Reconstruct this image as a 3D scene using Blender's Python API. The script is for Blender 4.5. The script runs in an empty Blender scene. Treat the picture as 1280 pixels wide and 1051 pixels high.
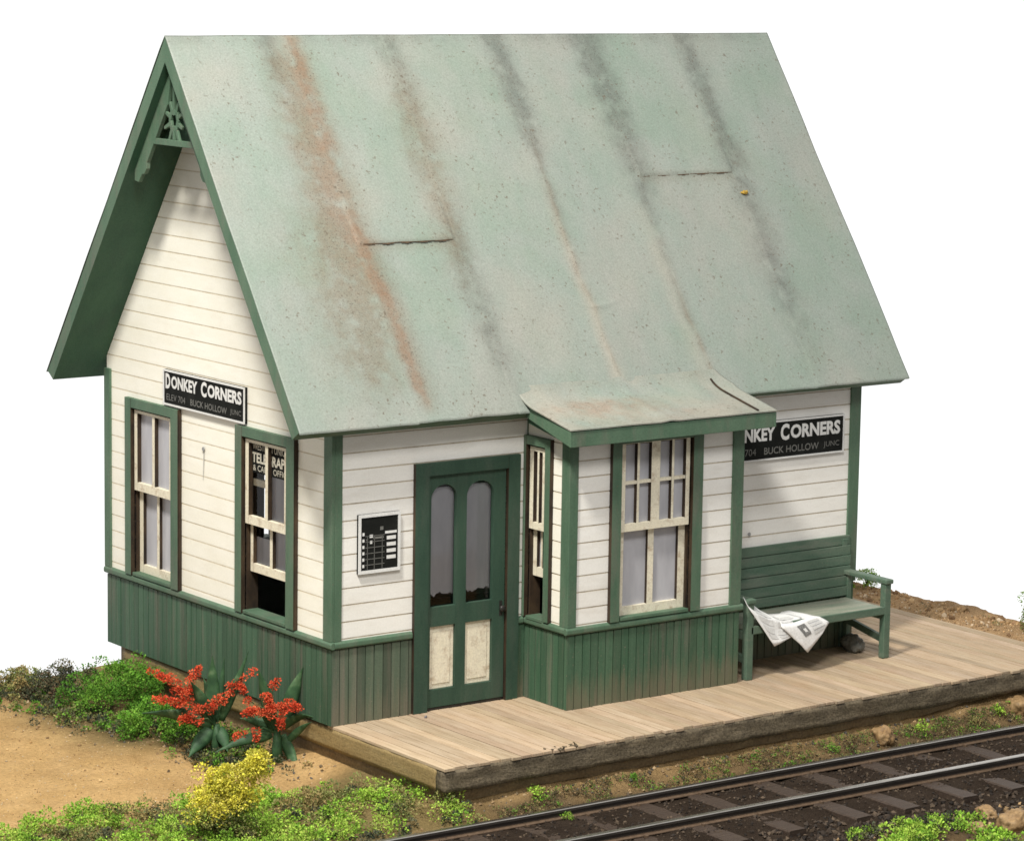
import bpy, bmesh, math, random
from mathutils import Vector, Matrix, noise
random.seed(7)
SC = bpy.context.scene
COL = SC.collection
PI = math.pi

# ------------------------------------------------------------------ helpers
def tag(o, label=None, cat=None, group=None, kind=None):
    if label: o['label'] = label
    if cat: o['category'] = cat
    if group: o['group'] = group
    if kind: o['kind'] = kind
    return o

def thing(name, label, cat, loc=(0, 0, 0), group=None):
    o = bpy.data.objects.new(name, None)
    o.empty_display_size = .1
    COL.objects.link(o)
    o.location = loc
    return tag(o, label, cat, group)

class Basis:
    """a wall plane: u along it, z up, n outward"""
    def __init__(s, O, U, N):
        s.O, s.U, s.N = Vector(O), Vector(U), Vector(N)
    def p(s, u, z, n):
        return s.O + s.U * u + Vector((0, 0, z)) + s.N * n

W = 4.373; L = 6.679
WORLD = Basis((0, 0, 0), (1, 0, 0), (0, -1, 0))
END = Basis((0, 0, 0), (0, -1, 0), (-1, 0, 0))      # u = -y
FRONT = Basis((0, 0, 0), (1, 0, 0), (0, -1, 0))     # u = x
BX0, BX1, BD = 2.286, 4.449, .707
BAY = Basis((0, -BD, 0), (1, 0, 0), (0, -1, 0))
BAYL = Basis((BX0, 0, 0), (0, -1, 0), (-1, 0, 0))
BAYR = Basis((BX1, 0, 0), (0, 1, 0), (1, 0, 0))
FAR = Basis((L, 0, 0), (0, 1, 0), (1, 0, 0))
BACK = Basis((0, W, 0), (-1, 0, 0), (0, 1, 0))

class MB:
    def __init__(s): s.v, s.f, s.m, s.c = [], [], [], []
    def add(s, pts, faces, mi=0, col=None):
        k = len(s.v); s.v += [tuple(p) for p in pts]
        for f in faces:
            s.f.append(tuple(k + i for i in f)); s.m.append(mi); s.c.append(col)
        return s
    def box(s, B, u0, u1, z0, z1, n0, n1, mi=0, edge=None):
        pts = [B.p(u, z, n) for n in (n0, n1) for z in (z0, z1) for u in (u0, u1)]
        if edge is not None:
            s.add(pts, [(0, 1, 3, 2), (4, 6, 7, 5), (0, 4, 5, 1), (2, 3, 7, 6)], mi)
            return s.add(pts, [(0, 2, 6, 4), (1, 5, 7, 3)], edge)
        return s.add(pts, [(0, 1, 3, 2), (4, 6, 7, 5), (0, 4, 5, 1), (2, 3, 7, 6), (0, 2, 6, 4), (1, 5, 7, 3)], mi)
    def wbox(s, x0, x1, y0, y1, z0, z1, mi=0):
        return s.box(WORLD, x0, x1, z0, z1, -y1, -y0, mi)
    def prism(s, B, poly, n0, n1, mi=0):
        n = len(poly)
        pts = [B.p(u, z, n0) for u, z in poly] + [B.p(u, z, n1) for u, z in poly]
        fs = [tuple(range(n))[::-1], tuple(range(n, 2 * n))] + [(i, (i + 1) % n, n + (i + 1) % n, n + i) for i in range(n)]
        return s.add(pts, fs, mi)
    def quad(s, a, b, c, d, mi=0, col=None): return s.add([a, b, c, d], [(0, 1, 2, 3)], mi, col)
    def bar(s, p, q, w, h, up=(0, 0, 1), mi=0):
        p, q = Vector(p), Vector(q); d = (q - p).normalized()
        r = d.cross(Vector(up)).normalized(); t = r.cross(d)
        pts = [e + r * a * w / 2 + t * b * h / 2 for e in (p, q) for b in (-1, 1) for a in (-1, 1)]
        return s.add(pts, [(0, 1, 3, 2), (4, 6, 7, 5), (0, 4, 5, 1), (2, 3, 7, 6), (0, 2, 6, 4), (1, 5, 7, 3)], mi)
    def tube(s, path, rad, n=8, mi=0):
        path = [Vector(p) for p in path]; k = len(s.v); m = len(path)
        for i, p in enumerate(path):
            d = (path[min(i + 1, m - 1)] - path[max(i - 1, 0)]).normalized()
            a = d.orthogonal().normalized(); b = d.cross(a)
            r = rad[i] if isinstance(rad, (list, tuple)) else rad
            for j in range(n):
                t = 2 * PI * j / n; s.v.append(tuple(p + a * math.cos(t) * r + b * math.sin(t) * r))
        for i in range(m - 1):
            for j in range(n):
                s.f.append((k + i * n + j, k + i * n + (j + 1) % n, k + (i + 1) * n + (j + 1) % n, k + (i + 1) * n + j)); s.m.append(mi); s.c.append(None)
        s.f.append(tuple(k + j for j in range(n))[::-1]); s.m.append(mi); s.c.append(None)
        s.f.append(tuple(k + (m - 1) * n + j for j in range(n))); s.m.append(mi); s.c.append(None)
        return s
    def build(s, name, mats, parent=None, bevel=0, smooth=False, recalc=True):
        me = bpy.data.meshes.new(name)
        off = Vector(parent_world(parent)) if parent else Vector((0, 0, 0))
        me.from_pydata([tuple(Vector(p) - off) for p in s.v], [], s.f)
        if not isinstance(mats, (list, tuple)): mats = [mats]
        for m in mats: me.materials.append(m)
        if len(mats) > 1: me.polygons.foreach_set('material_index', s.m)
        if any(c is not None for c in s.c):
            at = me.color_attributes.new('Col', 'FLOAT_COLOR', 'CORNER')
            buf = []
            for poly, c in zip(me.polygons, s.c):
                c = c or (.5, .5, .5)
                buf += [c[0], c[1], c[2], 1.0] * poly.loop_total
            at.data.foreach_set('color', buf)
        me.update()
        if recalc:
            bm = bmesh.new(); bm.from_mesh(me)
            bmesh.ops.recalc_face_normals(bm, faces=bm.faces)
            bm.to_mesh(me); bm.free()
        if smooth: me.polygons.foreach_set('use_smooth', [True] * len(me.polygons))
        o = bpy.data.objects.new(name, me); COL.objects.link(o)
        if parent: o.parent = parent
        if bevel:
            b = o.modifiers.new('edge', 'BEVEL'); b.width = bevel; b.segments = 2; b.limit_method = 'ANGLE'; b.angle_limit = math.radians(40)
        return o

def parent_world(o):
    v = Vector((0, 0, 0))
    while o: v += o.location; o = o.parent
    return v

# ------------------------------------------------------------------ materials
def nt_new(name):
    m = bpy.data.materials.new(name); m.use_nodes = True
    nt = m.node_tree; b = nt.nodes['Principled BSDF']
    return m, nt, b
def node(nt, t, **kw):
    n = nt.nodes.new(t)
    for k, v in kw.items():
        if k.startswith('i_'): n.inputs[k[2:].replace('_', ' ')].default_value = v
        else: setattr(n, k, v)
    return n
def link(nt, a, b): nt.links.new(a, b)
def c4(c): return (c[0], c[1], c[2], 1)
def coords(nt, scale=(1, 1, 1)):
    tc = node(nt, 'ShaderNodeTexCoord'); mp = node(nt, 'ShaderNodeMapping'); mp.inputs['Scale'].default_value = scale
    link(nt, tc.outputs['Object'], mp.inputs['Vector']); return mp.outputs['Vector']
def noise_tex(nt, vec, scale, detail=4, rough=.6):
    n = node(nt, 'ShaderNodeTexNoise'); n.inputs['Scale'].default_value = scale; n.inputs['Detail'].default_value = detail; n.inputs['Roughness'].default_value = rough
    link(nt, vec, n.inputs['Vector']); return n.outputs['Fac']
def ramp(nt, fac, stops):
    r = node(nt, 'ShaderNodeValToRGB'); e = r.color_ramp.elements
    while len(e) < len(stops): e.new(.5)
    for i, (p, c) in enumerate(stops):
        e[i].position = p; e[i].color = c4(c) if not isinstance(c, (int, float)) else (c, c, c, 1)
    link(nt, fac, r.inputs['Fac']); return r.outputs['Color']
def mix(nt, fac, a, b, mode='MIX'):
    m = node(nt, 'ShaderNodeMix', data_type='RGBA', blend_type=mode)
    for s, x in ((m.inputs['Factor'], fac), (m.inputs[6], a), (m.inputs[7], b)):
        if hasattr(x, 'is_linked') or hasattr(x, 'links'): link(nt, x, s)
        elif isinstance(x, (int, float)): s.default_value = x
        else: s.default_value = c4(x)
    return m.outputs[2]
def math_n(nt, op, a, b=None, clamp=False):
    m = node(nt, 'ShaderNodeMath', operation=op, use_clamp=clamp)
    for s, x in ((m.inputs[0], a), (m.inputs[1], b)):
        if x is None: continue
        if isinstance(x, (int, float)): s.default_value = x
        else: link(nt, x, s)
    return m.outputs[0]
def bump(nt, b, h, strength, dist=.01):
    n = node(nt, 'ShaderNodeBump'); n.inputs['Strength'].default_value = strength; n.inputs['Distance'].default_value = dist
    link(nt, h, n.inputs['Height']); link(nt, n.outputs['Normal'], b.inputs['Normal'])

def weathered(name, a, b2, blemish, scale=(1, 1, 1), nscale=6, stain_amt=.35, stain_scale=3, rough=.6, bstr=.25, fine=60, speck=None, spec=.3, fstr=.24):
    """two tones of one paint, stained patches, fine grain and a few specks"""
    m, nt, b = nt_new(name)
    v = coords(nt, scale); v1 = coords(nt)
    base = ramp(nt, noise_tex(nt, v, nscale, 5), [(.3, a), (.7, b2)])
    st = ramp(nt, noise_tex(nt, v, stain_scale, 6, .7), [(.5, 0.), (.72, 1.)])
    stf = math_n(nt, 'MULTIPLY', st, stain_amt)
    c = mix(nt, stf, base, blemish)
    fn = noise_tex(nt, v1, fine, 3)
    c = mix(nt, fstr, c, ramp(nt, fn, [(.28, .1), (.72, 1.08)]), 'MULTIPLY')
    if speck:
        sp = ramp(nt, noise_tex(nt, v1, 45, 2, .5), [(.68, 0.), (.74, 1.)])
        c = mix(nt, math_n(nt, 'MULTIPLY', sp, .6), c, speck)
    link(nt, c, b.inputs['Base Color'])
    b.inputs['Roughness'].default_value = rough
    b.inputs['Specular IOR Level'].default_value = spec
    bump(nt, b, math_n(nt, 'ADD', fn, noise_tex(nt, v, nscale * 4, 4)), bstr, .006)
    return m

M = {}
M['green'] = weathered('trim_green', (.066, .128, .078), (.108, .176, .114), (.16, .15, .12), (1, 1, .25), 5, .6, 4, speck=(.16, .12, .09))
M['green_dark'] = weathered('door_green', (.026, .060, .040), (.045, .088, .059), (.09, .10, .08), (1, 1, .25), 5, .4, 4)
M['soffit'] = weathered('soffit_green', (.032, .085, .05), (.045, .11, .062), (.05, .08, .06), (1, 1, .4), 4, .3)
M['groove_green'] = weathered('groove_green', (.03, .06, .04), (.045, .075, .05), (.07, .06, .045), (1, 1, .2), 5)
M['wains'] = weathered('wainscot_green', (.042, .098, .056), (.070, .132, .080), (.15, .14, .11), (1.6, 1.6, .12), 7, .8, 6, speck=(.2, .16, .12))
M['cream'] = weathered('cream_paint', (.85, .825, .715), (.89, .87, .78), (.68, .63, .52), (1, 1, 3), 2, .25, 2.5, bstr=.10, fstr=.07)
M['cream_white'] = weathered('white_paint', (.81, .79, .735), (.86, .845, .80), (.62, .57, .50), (.8, .8, 3), 2, .35, 2.5, bstr=.10, fstr=.08)
M['seam_light'] = weathered('board_seam_pale', (.66, .58, .42), (.76, .70, .57), (.50, .40, .25), (2, 2, 2), 4, .6, 3)
M['seam'] = weathered('board_seam_tan', (.54, .47, .35), (.68, .61, .49), (.34, .26, .16), (2, 2, 2), 4, .7, 3)
M['sash'] = weathered('sash_cream', (.76, .70, .53), (.84, .79, .65), (.34, .22, .10), (1, 1, 1), 9, .75, 9, bstr=.2)
M['burnt'] = weathered('cut_edge_brown', (.018, .013, .010), (.055, .035, .02), (.14, .085, .04), (1, 1, .5), 8)
M['interior'] = weathered('interior_grey', (.10, .10, .10), (.14, .14, .135), (.07, .07, .07))
M['black'] = weathered('sign_black', (.010, .011, .010), (.017, .018, .016), (.03, .03, .028), bstr=.05, rough=.8, spec=.08)
M['white'] = weathered('sign_white', (.72, .72, .70), (.80, .80, .78), (.5, .5, .47), bstr=.05)
M['grey_ink'] = weathered('faded_ink', (.13, .13, .12), (.22, .22, .20), (.10, .10, .09), (1, 1, 1), 25, bstr=.02)
M['metal_dark'] = weathered('dark_metal', (.02, .02, .018), (.035, .033, .03), (.06, .04, .03), rough=.4)
M['nail'] = weathered('nail_metal', (.25, .25, .25), (.35, .35, .34), (.15, .12, .1), rough=.4)
M['tie'] = weathered('tie_wood', (.040, .027, .020), (.078, .053, .038), (.13, .095, .065), (.6, 8, 6), 4, .6, 3, bstr=.6, fine=90, fstr=0.50)
M['stone_beam'] = weathered('front_timber', (.125, .100, .064), (.235, .19, .126), (.34, .27, .17), (.6, 1, 3), 9, .6, 5, bstr=.8, fine=45, speck=(.03, .025, .02), fstr=0.75)
M['side_beam'] = weathered('side_timber', (.27, .19, .08), (.42, .31, .14), (.13, .10, .05), (1, .5, 5), 4, .6, 4, bstr=.5, fine=50, speck=(.09, .06, .03), fstr=0.45)
M['found'] = weathered('sandy_footing', (.29, .20, .10), (.42, .31, .17), (.20, .16, .10), (1, 1, 2), 5, .6, 4, bstr=.8, fine=40, speck=(.12, .08, .04), fstr=0.55)
M['rock'] = weathered('rock_tan', (.24, .14, .06), (.44, .29, .14), (.10, .07, .04), (1, 1, 1), 7, .6, 5, bstr=.8, fine=30, fstr=0.50)
M['rock_grey'] = weathered('rock_grey', (.13, .125, .105), (.26, .25, .21), (.07, .07, .06), (1, 1, 1), 9, .6, 7, bstr=.8, fine=35)
M['paper'] = weathered('newsprint', (.78, .78, .765), (.82, .82, .81), (.62, .62, .60), (1, 1, 1), 7, .5, 12, bstr=.05, rough=.8)
M['ink'] = weathered('news_ink', (.12, .12, .115), (.3, .3, .29), (.05, .05, .05), (1, 1, 1), 40, bstr=.02)
M['newsgrey'] = weathered('news_print', (.60, .60, .585), (.76, .76, .74), (.45, .45, .44), (1, 1, 1), 50, .6, 60, bstr=.02)

def board_vary(name, lo=.72, hi=1.18):
    m = M[name]; nt = m.node_tree; b = nt.nodes['Principled BSDF']; src = b.inputs['Base Color'].links[0].from_socket
    g = node(nt, 'ShaderNodeNewGeometry')
    link(nt, mix(nt, 1., src, ramp(nt, g.outputs['Random Per Island'], [(0., (lo, lo * .97, lo * .95)), (.5, (1., 1., 1.)), (1., (hi, hi * 1.02, hi))]), 'MULTIPLY'), b.inputs['Base Color'])
def mat_wall_dirt(base_name, name, AMT=.42):
    """wainscot paint with a splash of brown dirt along its foot, broken up by noise"""
    m = M[base_name].copy(); m.name = name; nt = m.node_tree; b = nt.nodes['Principled BSDF']
    src = b.inputs['Base Color'].links[0].from_socket
    tc = node(nt, 'ShaderNodeTexCoord'); sp = node(nt, 'ShaderNodeSeparateXYZ'); link(nt, tc.outputs['Object'], sp.inputs[0])
    v = coords(nt, (3.2, 3.2, .5))
    h = math_n(nt, 'MULTIPLY', noise_tex(nt, v, 5, 5, .7), .68)
    f = math_n(nt, 'MULTIPLY', math_n(nt, 'SUBTRACT', h, math_n(nt, 'MULTIPLY', sp.outputs['Z'], 1.0)), 3.6, True)
    f = math_n(nt, 'MULTIPLY', f, AMT)
    link(nt, mix(nt, f, src, (.21, .15, .10)), b.inputs['Base Color'])
    return m
M['wains_grey'] = weathered('wainscot_grey_green', (.068, .100, .068), (.105, .130, .092), (.17, .15, .12), (2.2, 2.2, .10), 6, .8, 6, speck=(.2, .16, .12))
board_vary('wains', .84, 1.1); board_vary('wains_grey', .68, 1.2)
M['wains_dirty'] = mat_wall_dirt('wains', 'wainscot_green_splashed')
M['wains_grey_dirty'] = mat_wall_dirt('wains_grey', 'wainscot_grey_splashed', .25)

def mat_roof(name):
    m, nt, b = nt_new(name)
    v1 = coords(nt); vs = coords(nt, (1, .35, .35))
    base = ramp(nt, noise_tex(nt, v1, .9, 4, .55), [(.36, (.212, .272, .222)), (.5, (.250, .288, .253)), (.66, (.280, .288, .254))])
    base = mix(nt, .35, base, ramp(nt, noise_tex(nt, vs, 5, 5), [(.3, (.212, .266, .224)), (.7, (.290, .306, .279))]))
    at = lambda n: node(nt, 'ShaderNodeAttribute', attribute_name=n)
    fine = noise_tex(nt, v1, 55, 3); mid = noise_tex(nt, v1, 17, 5, .7)
    brk = ramp(nt, mid, [(.18, .52), (.66, 1.)])
    g = math_n(nt, 'MULTIPLY', at('grime').outputs['Fac'], brk, True)
    c = mix(nt, math_n(nt, 'MULTIPLY', g, .60), base, (.075, .08, .07))
    br = math_n(nt, 'MULTIPLY', at('brown').outputs['Fac'], brk, True)
    c = mix(nt, math_n(nt, 'MULTIPLY', br, .60), c, (.17, .125, .078))
    ru = math_n(nt, 'MULTIPLY', at('rust').outputs['Fac'], brk, True)
    c = mix(nt, math_n(nt, 'MULTIPLY', ru, .56), c, (.23, .115, .06))
    pk = at('pink').outputs['Fac']
    c = mix(nt, math_n(nt, 'MULTIPLY', pk, .5), c, (.40, .345, .28))
    sp = ramp(nt, noise_tex(nt, v1, 24, 3, .6), [(.625, 0.), (.665, 1.)])
    spd = ramp(nt, noise_tex(nt, v1, 2.2, 2), [(.40, .2), (.58, 1.)])
    c = mix(nt, math_n(nt, 'MULTIPLY', math_n(nt, 'MULTIPLY', sp, spd), .8), c, (.13, .11, .08))
    sp2 = ramp(nt, noise_tex(nt, v1, 70, 2, .5), [(.60, 0.), (.66, 1.)])
    spk = math_n(nt, 'ADD', math_n(nt, 'ADD', g, br), math_n(nt, 'ADD', ru, .14), True)
    c = mix(nt, math_n(nt, 'MULTIPLY', math_n(nt, 'MULTIPLY', sp2, spk), .55), c, (.06, .045, .03))
    c = mix(nt, .26, c, ramp(nt, fine, [(.30, .2), (.70, 1.1)]), 'MULTIPLY')
    link(nt, c, b.inputs['Base Color']); b.inputs['Roughness'].default_value = .62; b.inputs['Specular IOR Level'].default_value = .35
    bump(nt, b, math_n(nt, 'ADD', fine, math_n(nt, 'MULTIPLY', mid, .8)), .22, .006)
    return m
M['roof'] = mat_roof('roof_metal')

def mat_deck(name):
    m, nt, b = nt_new(name)
    v = coords(nt, (9, .7, 1)); v1 = coords(nt)
    at = node(nt, 'ShaderNodeAttribute', attribute_name='Col')
    g = ramp(nt, noise_tex(nt, v, 3.2, 6, .65), [(.28, (.31, .225, .145)), (.5, (.42, .322, .222)), (.75, (.50, .40, .295))])
    c = mix(nt, 1., g, at.outputs['Color'], 'MULTIPLY')
    c = mix(nt, math_n(nt, 'MULTIPLY', ramp(nt, noise_tex(nt, v1, 1.6, 5), [(.5, 0.), (.75, 1.)]), .3), c, (.40, .25, .15))
    sp = ramp(nt, noise_tex(nt, v1, 30, 2), [(.7, 0.), (.75, 1.)])
    c = mix(nt, math_n(nt, 'MULTIPLY', sp, .4), c, (.18, .12, .08))
    link(nt, c, b.inputs['Base Color']); b.inputs['Roughness'].default_value = .8; b.inputs['Specular IOR Level'].default_value = .15
    bump(nt, b, math_n(nt, 'ADD', noise_tex(nt, v, 9, 5, .7), noise_tex(nt, v1, 60, 2)), .35, .006)
    return m
M['deck'] = mat_deck('deck_planks')

def mat_col(name, rough=.75, nz=30, amt=.3, trans=0.):
    m, nt, b = nt_new(name)
    at = node(nt, 'ShaderNodeAttribute', attribute_name='Col'); v1 = coords(nt)
    c = mix(nt, amt, at.outputs['Color'], ramp(nt, noise_tex(nt, v1, nz, 3), [(.25, .25), (.75, 1.)]), 'MULTIPLY')
    link(nt, c, b.inputs['Base Color']); b.inputs['Roughness'].default_value = rough; b.inputs['Specular IOR Level'].default_value = .2
    return m
M['foliage'] = mat_col('foliage_crumbs'); M['flower'] = mat_col('flower_crumbs', .7); M['gravel'] = mat_col('gravel_stones', .85, 40, .4)

def mat_leaf(name):
    m, nt, b = nt_new(name)
    v1 = coords(nt)
    c = ramp(nt, noise_tex(nt, v1, 7, 4), [(.3, (.018, .048, .022)), (.55, (.042, .10, .042)), (.8, (.15, .23, .12))])
    link(nt, c, b.inputs['Base Color']); b.inputs['Roughness'].default_value = .55; b.inputs['Specular IOR Level'].default_value = .25
    bump(nt, b, noise_tex(nt, v1, 40, 3), .15, .005)
    return m
M['leaf'] = mat_leaf('agave_leaf')

def mat_ground(name):
    m, nt, b = nt_new(name)
    v1 = coords(nt); at = node(nt, 'ShaderNodeAttribute', attribute_name='Col')
    n1 = noise_tex(nt, v1, 2.2, 6, .65); n2 = noise_tex(nt, v1, 26, 5, .7); n3 = noise_tex(nt, v1, 90, 3)
    c = mix(nt, .5, at.outputs['Color'], ramp(nt, n1, [(.3, (.55, .49, .42)), (.7, (1., 1., 1.))]), 'MULTIPLY')
    c = mix(nt, .45, c, ramp(nt, n2, [(.3, .35), (.62, 1.)]), 'MULTIPLY')
    sp = ramp(nt, noise_tex(nt, v1, 38, 2), [(.69, 0.), (.73, 1.)])
    c = mix(nt, math_n(nt, 'MULTIPLY', sp, .5), c, (.09, .055, .03))
    link(nt, c, b.inputs['Base Color']); b.inputs['Roughness'].default_value = .95; b.inputs['Specular IOR Level'].default_value = .05
    bump(nt, b, math_n(nt, 'ADD', n2, math_n(nt, 'MULTIPLY', n3, .6)), 1., .04)
    return m
M['ground'] = mat_ground('sandy_ground')

def mat_rail(name):
    m, nt, b = nt_new(name)
    v1 = coords(nt, (1, 12, 12))
    c = ramp(nt, noise_tex(nt, v1, 4, 5), [(.3, (.020, .017, .015)), (.7, (.05, .04, .032))])
    link(nt, c, b.inputs['Base Color']); b.inputs['Roughness'].default_value = .6
    m2, nt, b = nt_new(name + '_head'); v1 = coords(nt, (.6, 20, 20))
    c = ramp(nt, noise_tex(nt, v1, 6, 5), [(.3, (.40, .37, .33)), (.7, (.66, .63, .58))])
    link(nt, c, b.inputs['Base Color']); b.inputs['Metallic'].default_value = 1.
    link(nt, ramp(nt, noise_tex(nt, v1, 9, 3), [(.3, .22), (.7, .4)]), b.inputs['Roughness'])
    return m, m2
M['rail'], M['rail_head'] = mat_rail('rail_steel')

def mat_film(name):
    """grey frosted film standing in the windows for glass"""
    m, nt, b = nt_new(name); v = coords(nt, (3, 3, .8))
    c = ramp(nt, noise_tex(nt, v, 3, 5, .6), [(.3, (.39, .39, .42)), (.7, (.48, .48, .505))])
    link(nt, c, b.inputs['Base Color']); b.inputs['Roughness'].default_value = .3; b.inputs['Specular IOR Level'].default_value = .45
    bump(nt, b, noise_tex(nt, coords(nt), 3, 2), .05, .02)
    return m
M['film'] = mat_film('window_film')
def mat_glass(name):
    m, nt, b = nt_new(name); nt.nodes.remove(b)
    gl = node(nt, 'ShaderNodeBsdfGlossy'); gl.inputs['Roughness'].default_value = .03
    tr = node(nt, 'ShaderNodeBsdfTransparent'); fr = node(nt, 'ShaderNodeFresnel'); fr.inputs['IOR'].default_value = 1.3
    mx = node(nt, 'ShaderNodeMixShader'); link(nt, fr.outputs[0], mx.inputs[0])
    link(nt, tr.outputs[0], mx.inputs[1]); link(nt, gl.outputs[0], mx.inputs[2])
    link(nt, mx.outputs[0], nt.nodes['Material Output'].inputs['Surface'])
    return m
M['glass'] = mat_glass('clear_film')

# ------------------------------------------------------------------ the building
DEPOT = thing('depot_building', 'small cream and green wooden railway depot with steep sage green metal roof', 'depot', (0, 0, 0))
RSL = (6.475 - 2.915) / (2.187 + .277)       # roof slope
RO, RO2, RE, RZ, EZ = .566, .461, .277, 6.475, 2.915
YC = W / 2
def roof_z(y): return EZ + RSL * ((YC - abs(y - YC)) + RE)
THK = .135

def cut(u0, u1, ops, za, zb):
    segs = [(u0, u1)]
    for (a, b, c, d) in ops:
        if d <= za + 1e-4 or c >= zb - 1e-4: continue
        new = []
        for s, e in segs:
            if b <= s or a >= e: new.append((s, e)); continue
            if a > s: new.append((s, a))
            if b < e: new.append((b, e))
        segs = new
    return [(s, e) for s, e in segs if e - s > 1e-3]

def clap(B, u0, u1, z0, z1, ops, seam0, pitch, lim=None, mats=None, name='clapboard_wall', gd=.008):
    """horizontal boards with a scored tan seam under each; openings cut out; lim(z) narrows a gable"""
    mb = MB(); g = .013
    zs = []; z = seam0
    while z > z0: z -= pitch
    while z < z1:
        zs.append(z); z += pitch
    for zb in zs:
        lo, hi = max(zb + g, z0), min(zb + pitch, z1)
        cuts = sorted({lo, hi} | {x for o in ops for x in (o[2], o[3]) if lo < x < hi})
        for a, b in zip(cuts, cuts[1:]):
            if b - a < .002: continue
            for s, e in cut(u0, u1, ops, a, b):
                sa, ea, sb, eb = s, e, s, e
                if lim:
                    la, ra = lim(a); lb, rb = lim(b)
                    sa, sb, ea, eb = max(s, la), max(s, lb), min(e, ra), min(e, rb)
                    if sa >= ea: continue
                    if sb >= eb: sb = eb = (sa + ea) / 2
                na = .0140 + random.uniform(-.0008, .0008); nb = na - .0005
                P = [B.p(sa, a, 0), B.p(ea, a, 0), B.p(eb, b, 0), B.p(sb, b, 0), B.p(sa, a, na), B.p(ea, a, na), B.p(eb, b, nb), B.p(sb, b, nb)]
                mb.add(P, [(4, 5, 6, 7)], 0); mb.add(P, [(0, 1, 5, 4), (3, 2, 6, 7), (0, 4, 7, 3), (1, 5, 6, 2)], 1)
        a, b = max(zb, z0), min(zb + g, z1)
        if b > a:
            for s, e in cut(u0, u1, ops, a, b):
                if lim:
                    la, ra = lim(b); s, e = max(s, la), min(e, ra)
                if s < e: mb.quad(B.p(s, a, gd), B.p(e, a, gd), B.p(e, b, gd), B.p(s, b, gd), 1)
    return mb.build(name, mats or [M['cream'], M['seam']], DEPOT, recalc=False)

def core(B, u0, u1, z0, z1, ops, n0=-.10, n1=0.):
    mb = MB()
    zz = sorted({z0, z1} | {x for o in ops for x in (o[2], o[3]) if z0 < x < z1})
    for a, b in zip(zz, zz[1:]):
        for s, e in cut(u0, u1, ops, a, b): mb.box(B, s, e, a, b, n0, n1)
    return mb

# openings (u0,u1,z0,z1)
EOP = [(-3.79, -2.965, .85, 2.60), (-1.575, -.75, .85, 2.60)]
DOP = [(1.072, 2.02, .0, 2.335)]
BOP = [(2.875, 3.785, .85, 2.60)]
SOP = [(.055, .365, .83, 2.56)]
KOP = [(-2.03, -1.84, .95, 2.5)]
BH = 2.85
gl = lambda z: (-(W - (max(0, z - THK * 1.78 - EZ) / RSL - RE if z > roof_z(0) - .18 else 0)) , -((z + .2 - EZ) / RSL - RE) if z + .2 > roof_z(0) else 0)
def gable_lim(z):
    d = max(0., (z + .20 - EZ) / RSL - RE)
    return (-(W - d), -d)
# inner cores (unseen, keep the light out)
cm = core(END, -W, 0, .0, BH, EOP)
cm.prism(END, [(-W, BH), (0, BH), (-YC, roof_z(YC) - .22)], -.10, 0.)
cm.build('wall_lining', M['interior'], DEPOT)
core(FRONT, .10, BX0, 0, BH, DOP).build('wall_lining', M['interior'], DEPOT); MB().box(FRONT, BX1, L - .1, 0, BH, -.10, 0).build('wall_lining', M['interior'], DEPOT)
core(BAY, BX0 + .08, BX1 - .08, 0, 2.72, BOP, -.08).build('wall_lining', M['interior'], DEPOT)
core(BAYL, 0, BD, 0, 2.8, SOP, -.08).build('wall_lining', M['interior'], DEPOT)
MB().box(BAYR, -BD, 0, 0, 2.8, -.08, 0).build('wall_lining', M['cream_white'], DEPOT)
fm = MB().box(FAR, 0, W, 0, BH, -.10, 0); fm.prism(FAR, [(0, BH), (W, BH), (YC, roof_z(YC) - .22)], -.10, 0.)
fm.build('clapboard_wall', M['cream_white'], DEPOT)
core(BACK, -L + .1, -.1, 0, BH, KOP).build('clapboard_wall', M['cream_white'], DEPOT)
MB().wbox(.1, L - .1, .1, W - .1, -.05, 0.01).wbox(BX0 + .08, BX1 - .08, -BD + .08, .1, -.05, 0.012).build('floor', M['interior'], DEPOT)

clap(END, -W, 0, .75, roof_z(YC) - .22, EOP, 3.089, .17, gable_lim, [M['cream'], M['seam_light']], gd=.0118)
wm = [M['cream_white'], M['seam']]
clap(FRONT, 0, BX0, .75, 2.86, DOP, 2.626, .163, None, wm)
clap(FRONT, BX1, L, .75, 2.86, [], 2.626, .163, None, wm)
clap(BAY, BX0, BX1, .75, 2.7, BOP, 2.626, .163, None, wm)
clap(BAYL, 0, BD, .75, 2.8, SOP, 2.626, .163, None, [M['cream'], M['seam']])

def wains(B, u0, u1, ops, mat, z1=.74):
    mb = MB(); w = .098; u = u0; g = .0105
    edges = []
    while u < u1 - .01:
        e = min(u + w * random.uniform(.93, 1.07), u1); edges.append((u, e)); u = e
    for a, b in edges:
        for s, e in cut(a, b, ops, 0, z1):
            d = .020 + random.uniform(-.002, .003)
            if e - s > g * 1.6:
                mb.box(B, s + g / 2, e - g / 2, 0.0, z1, 0, d, 0)
            mb.quad(B.p(s, 0, .004), B.p(e, 0, .004), B.p(e, z1, .004), B.p(s, z1, .004), 1)
    return mb.build('wainscot', [mat, M['groove_green']], DEPOT)
wains(END, -W, 0.02, [], M['wains'])
wains(FRONT, -.02, .91, [], M['wains_grey_dirty'])
wains(FRONT, 2.17, BX0, [], M['wains_dirty'])
wains(FRONT, BX1, L, [], M['wains_dirty'])
wains(BAY, BX0 - .02, BX1 + .02, [], M['wains_dirty'])
wains(BAYL, 0, BD + .02, [], M['wains'])

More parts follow.
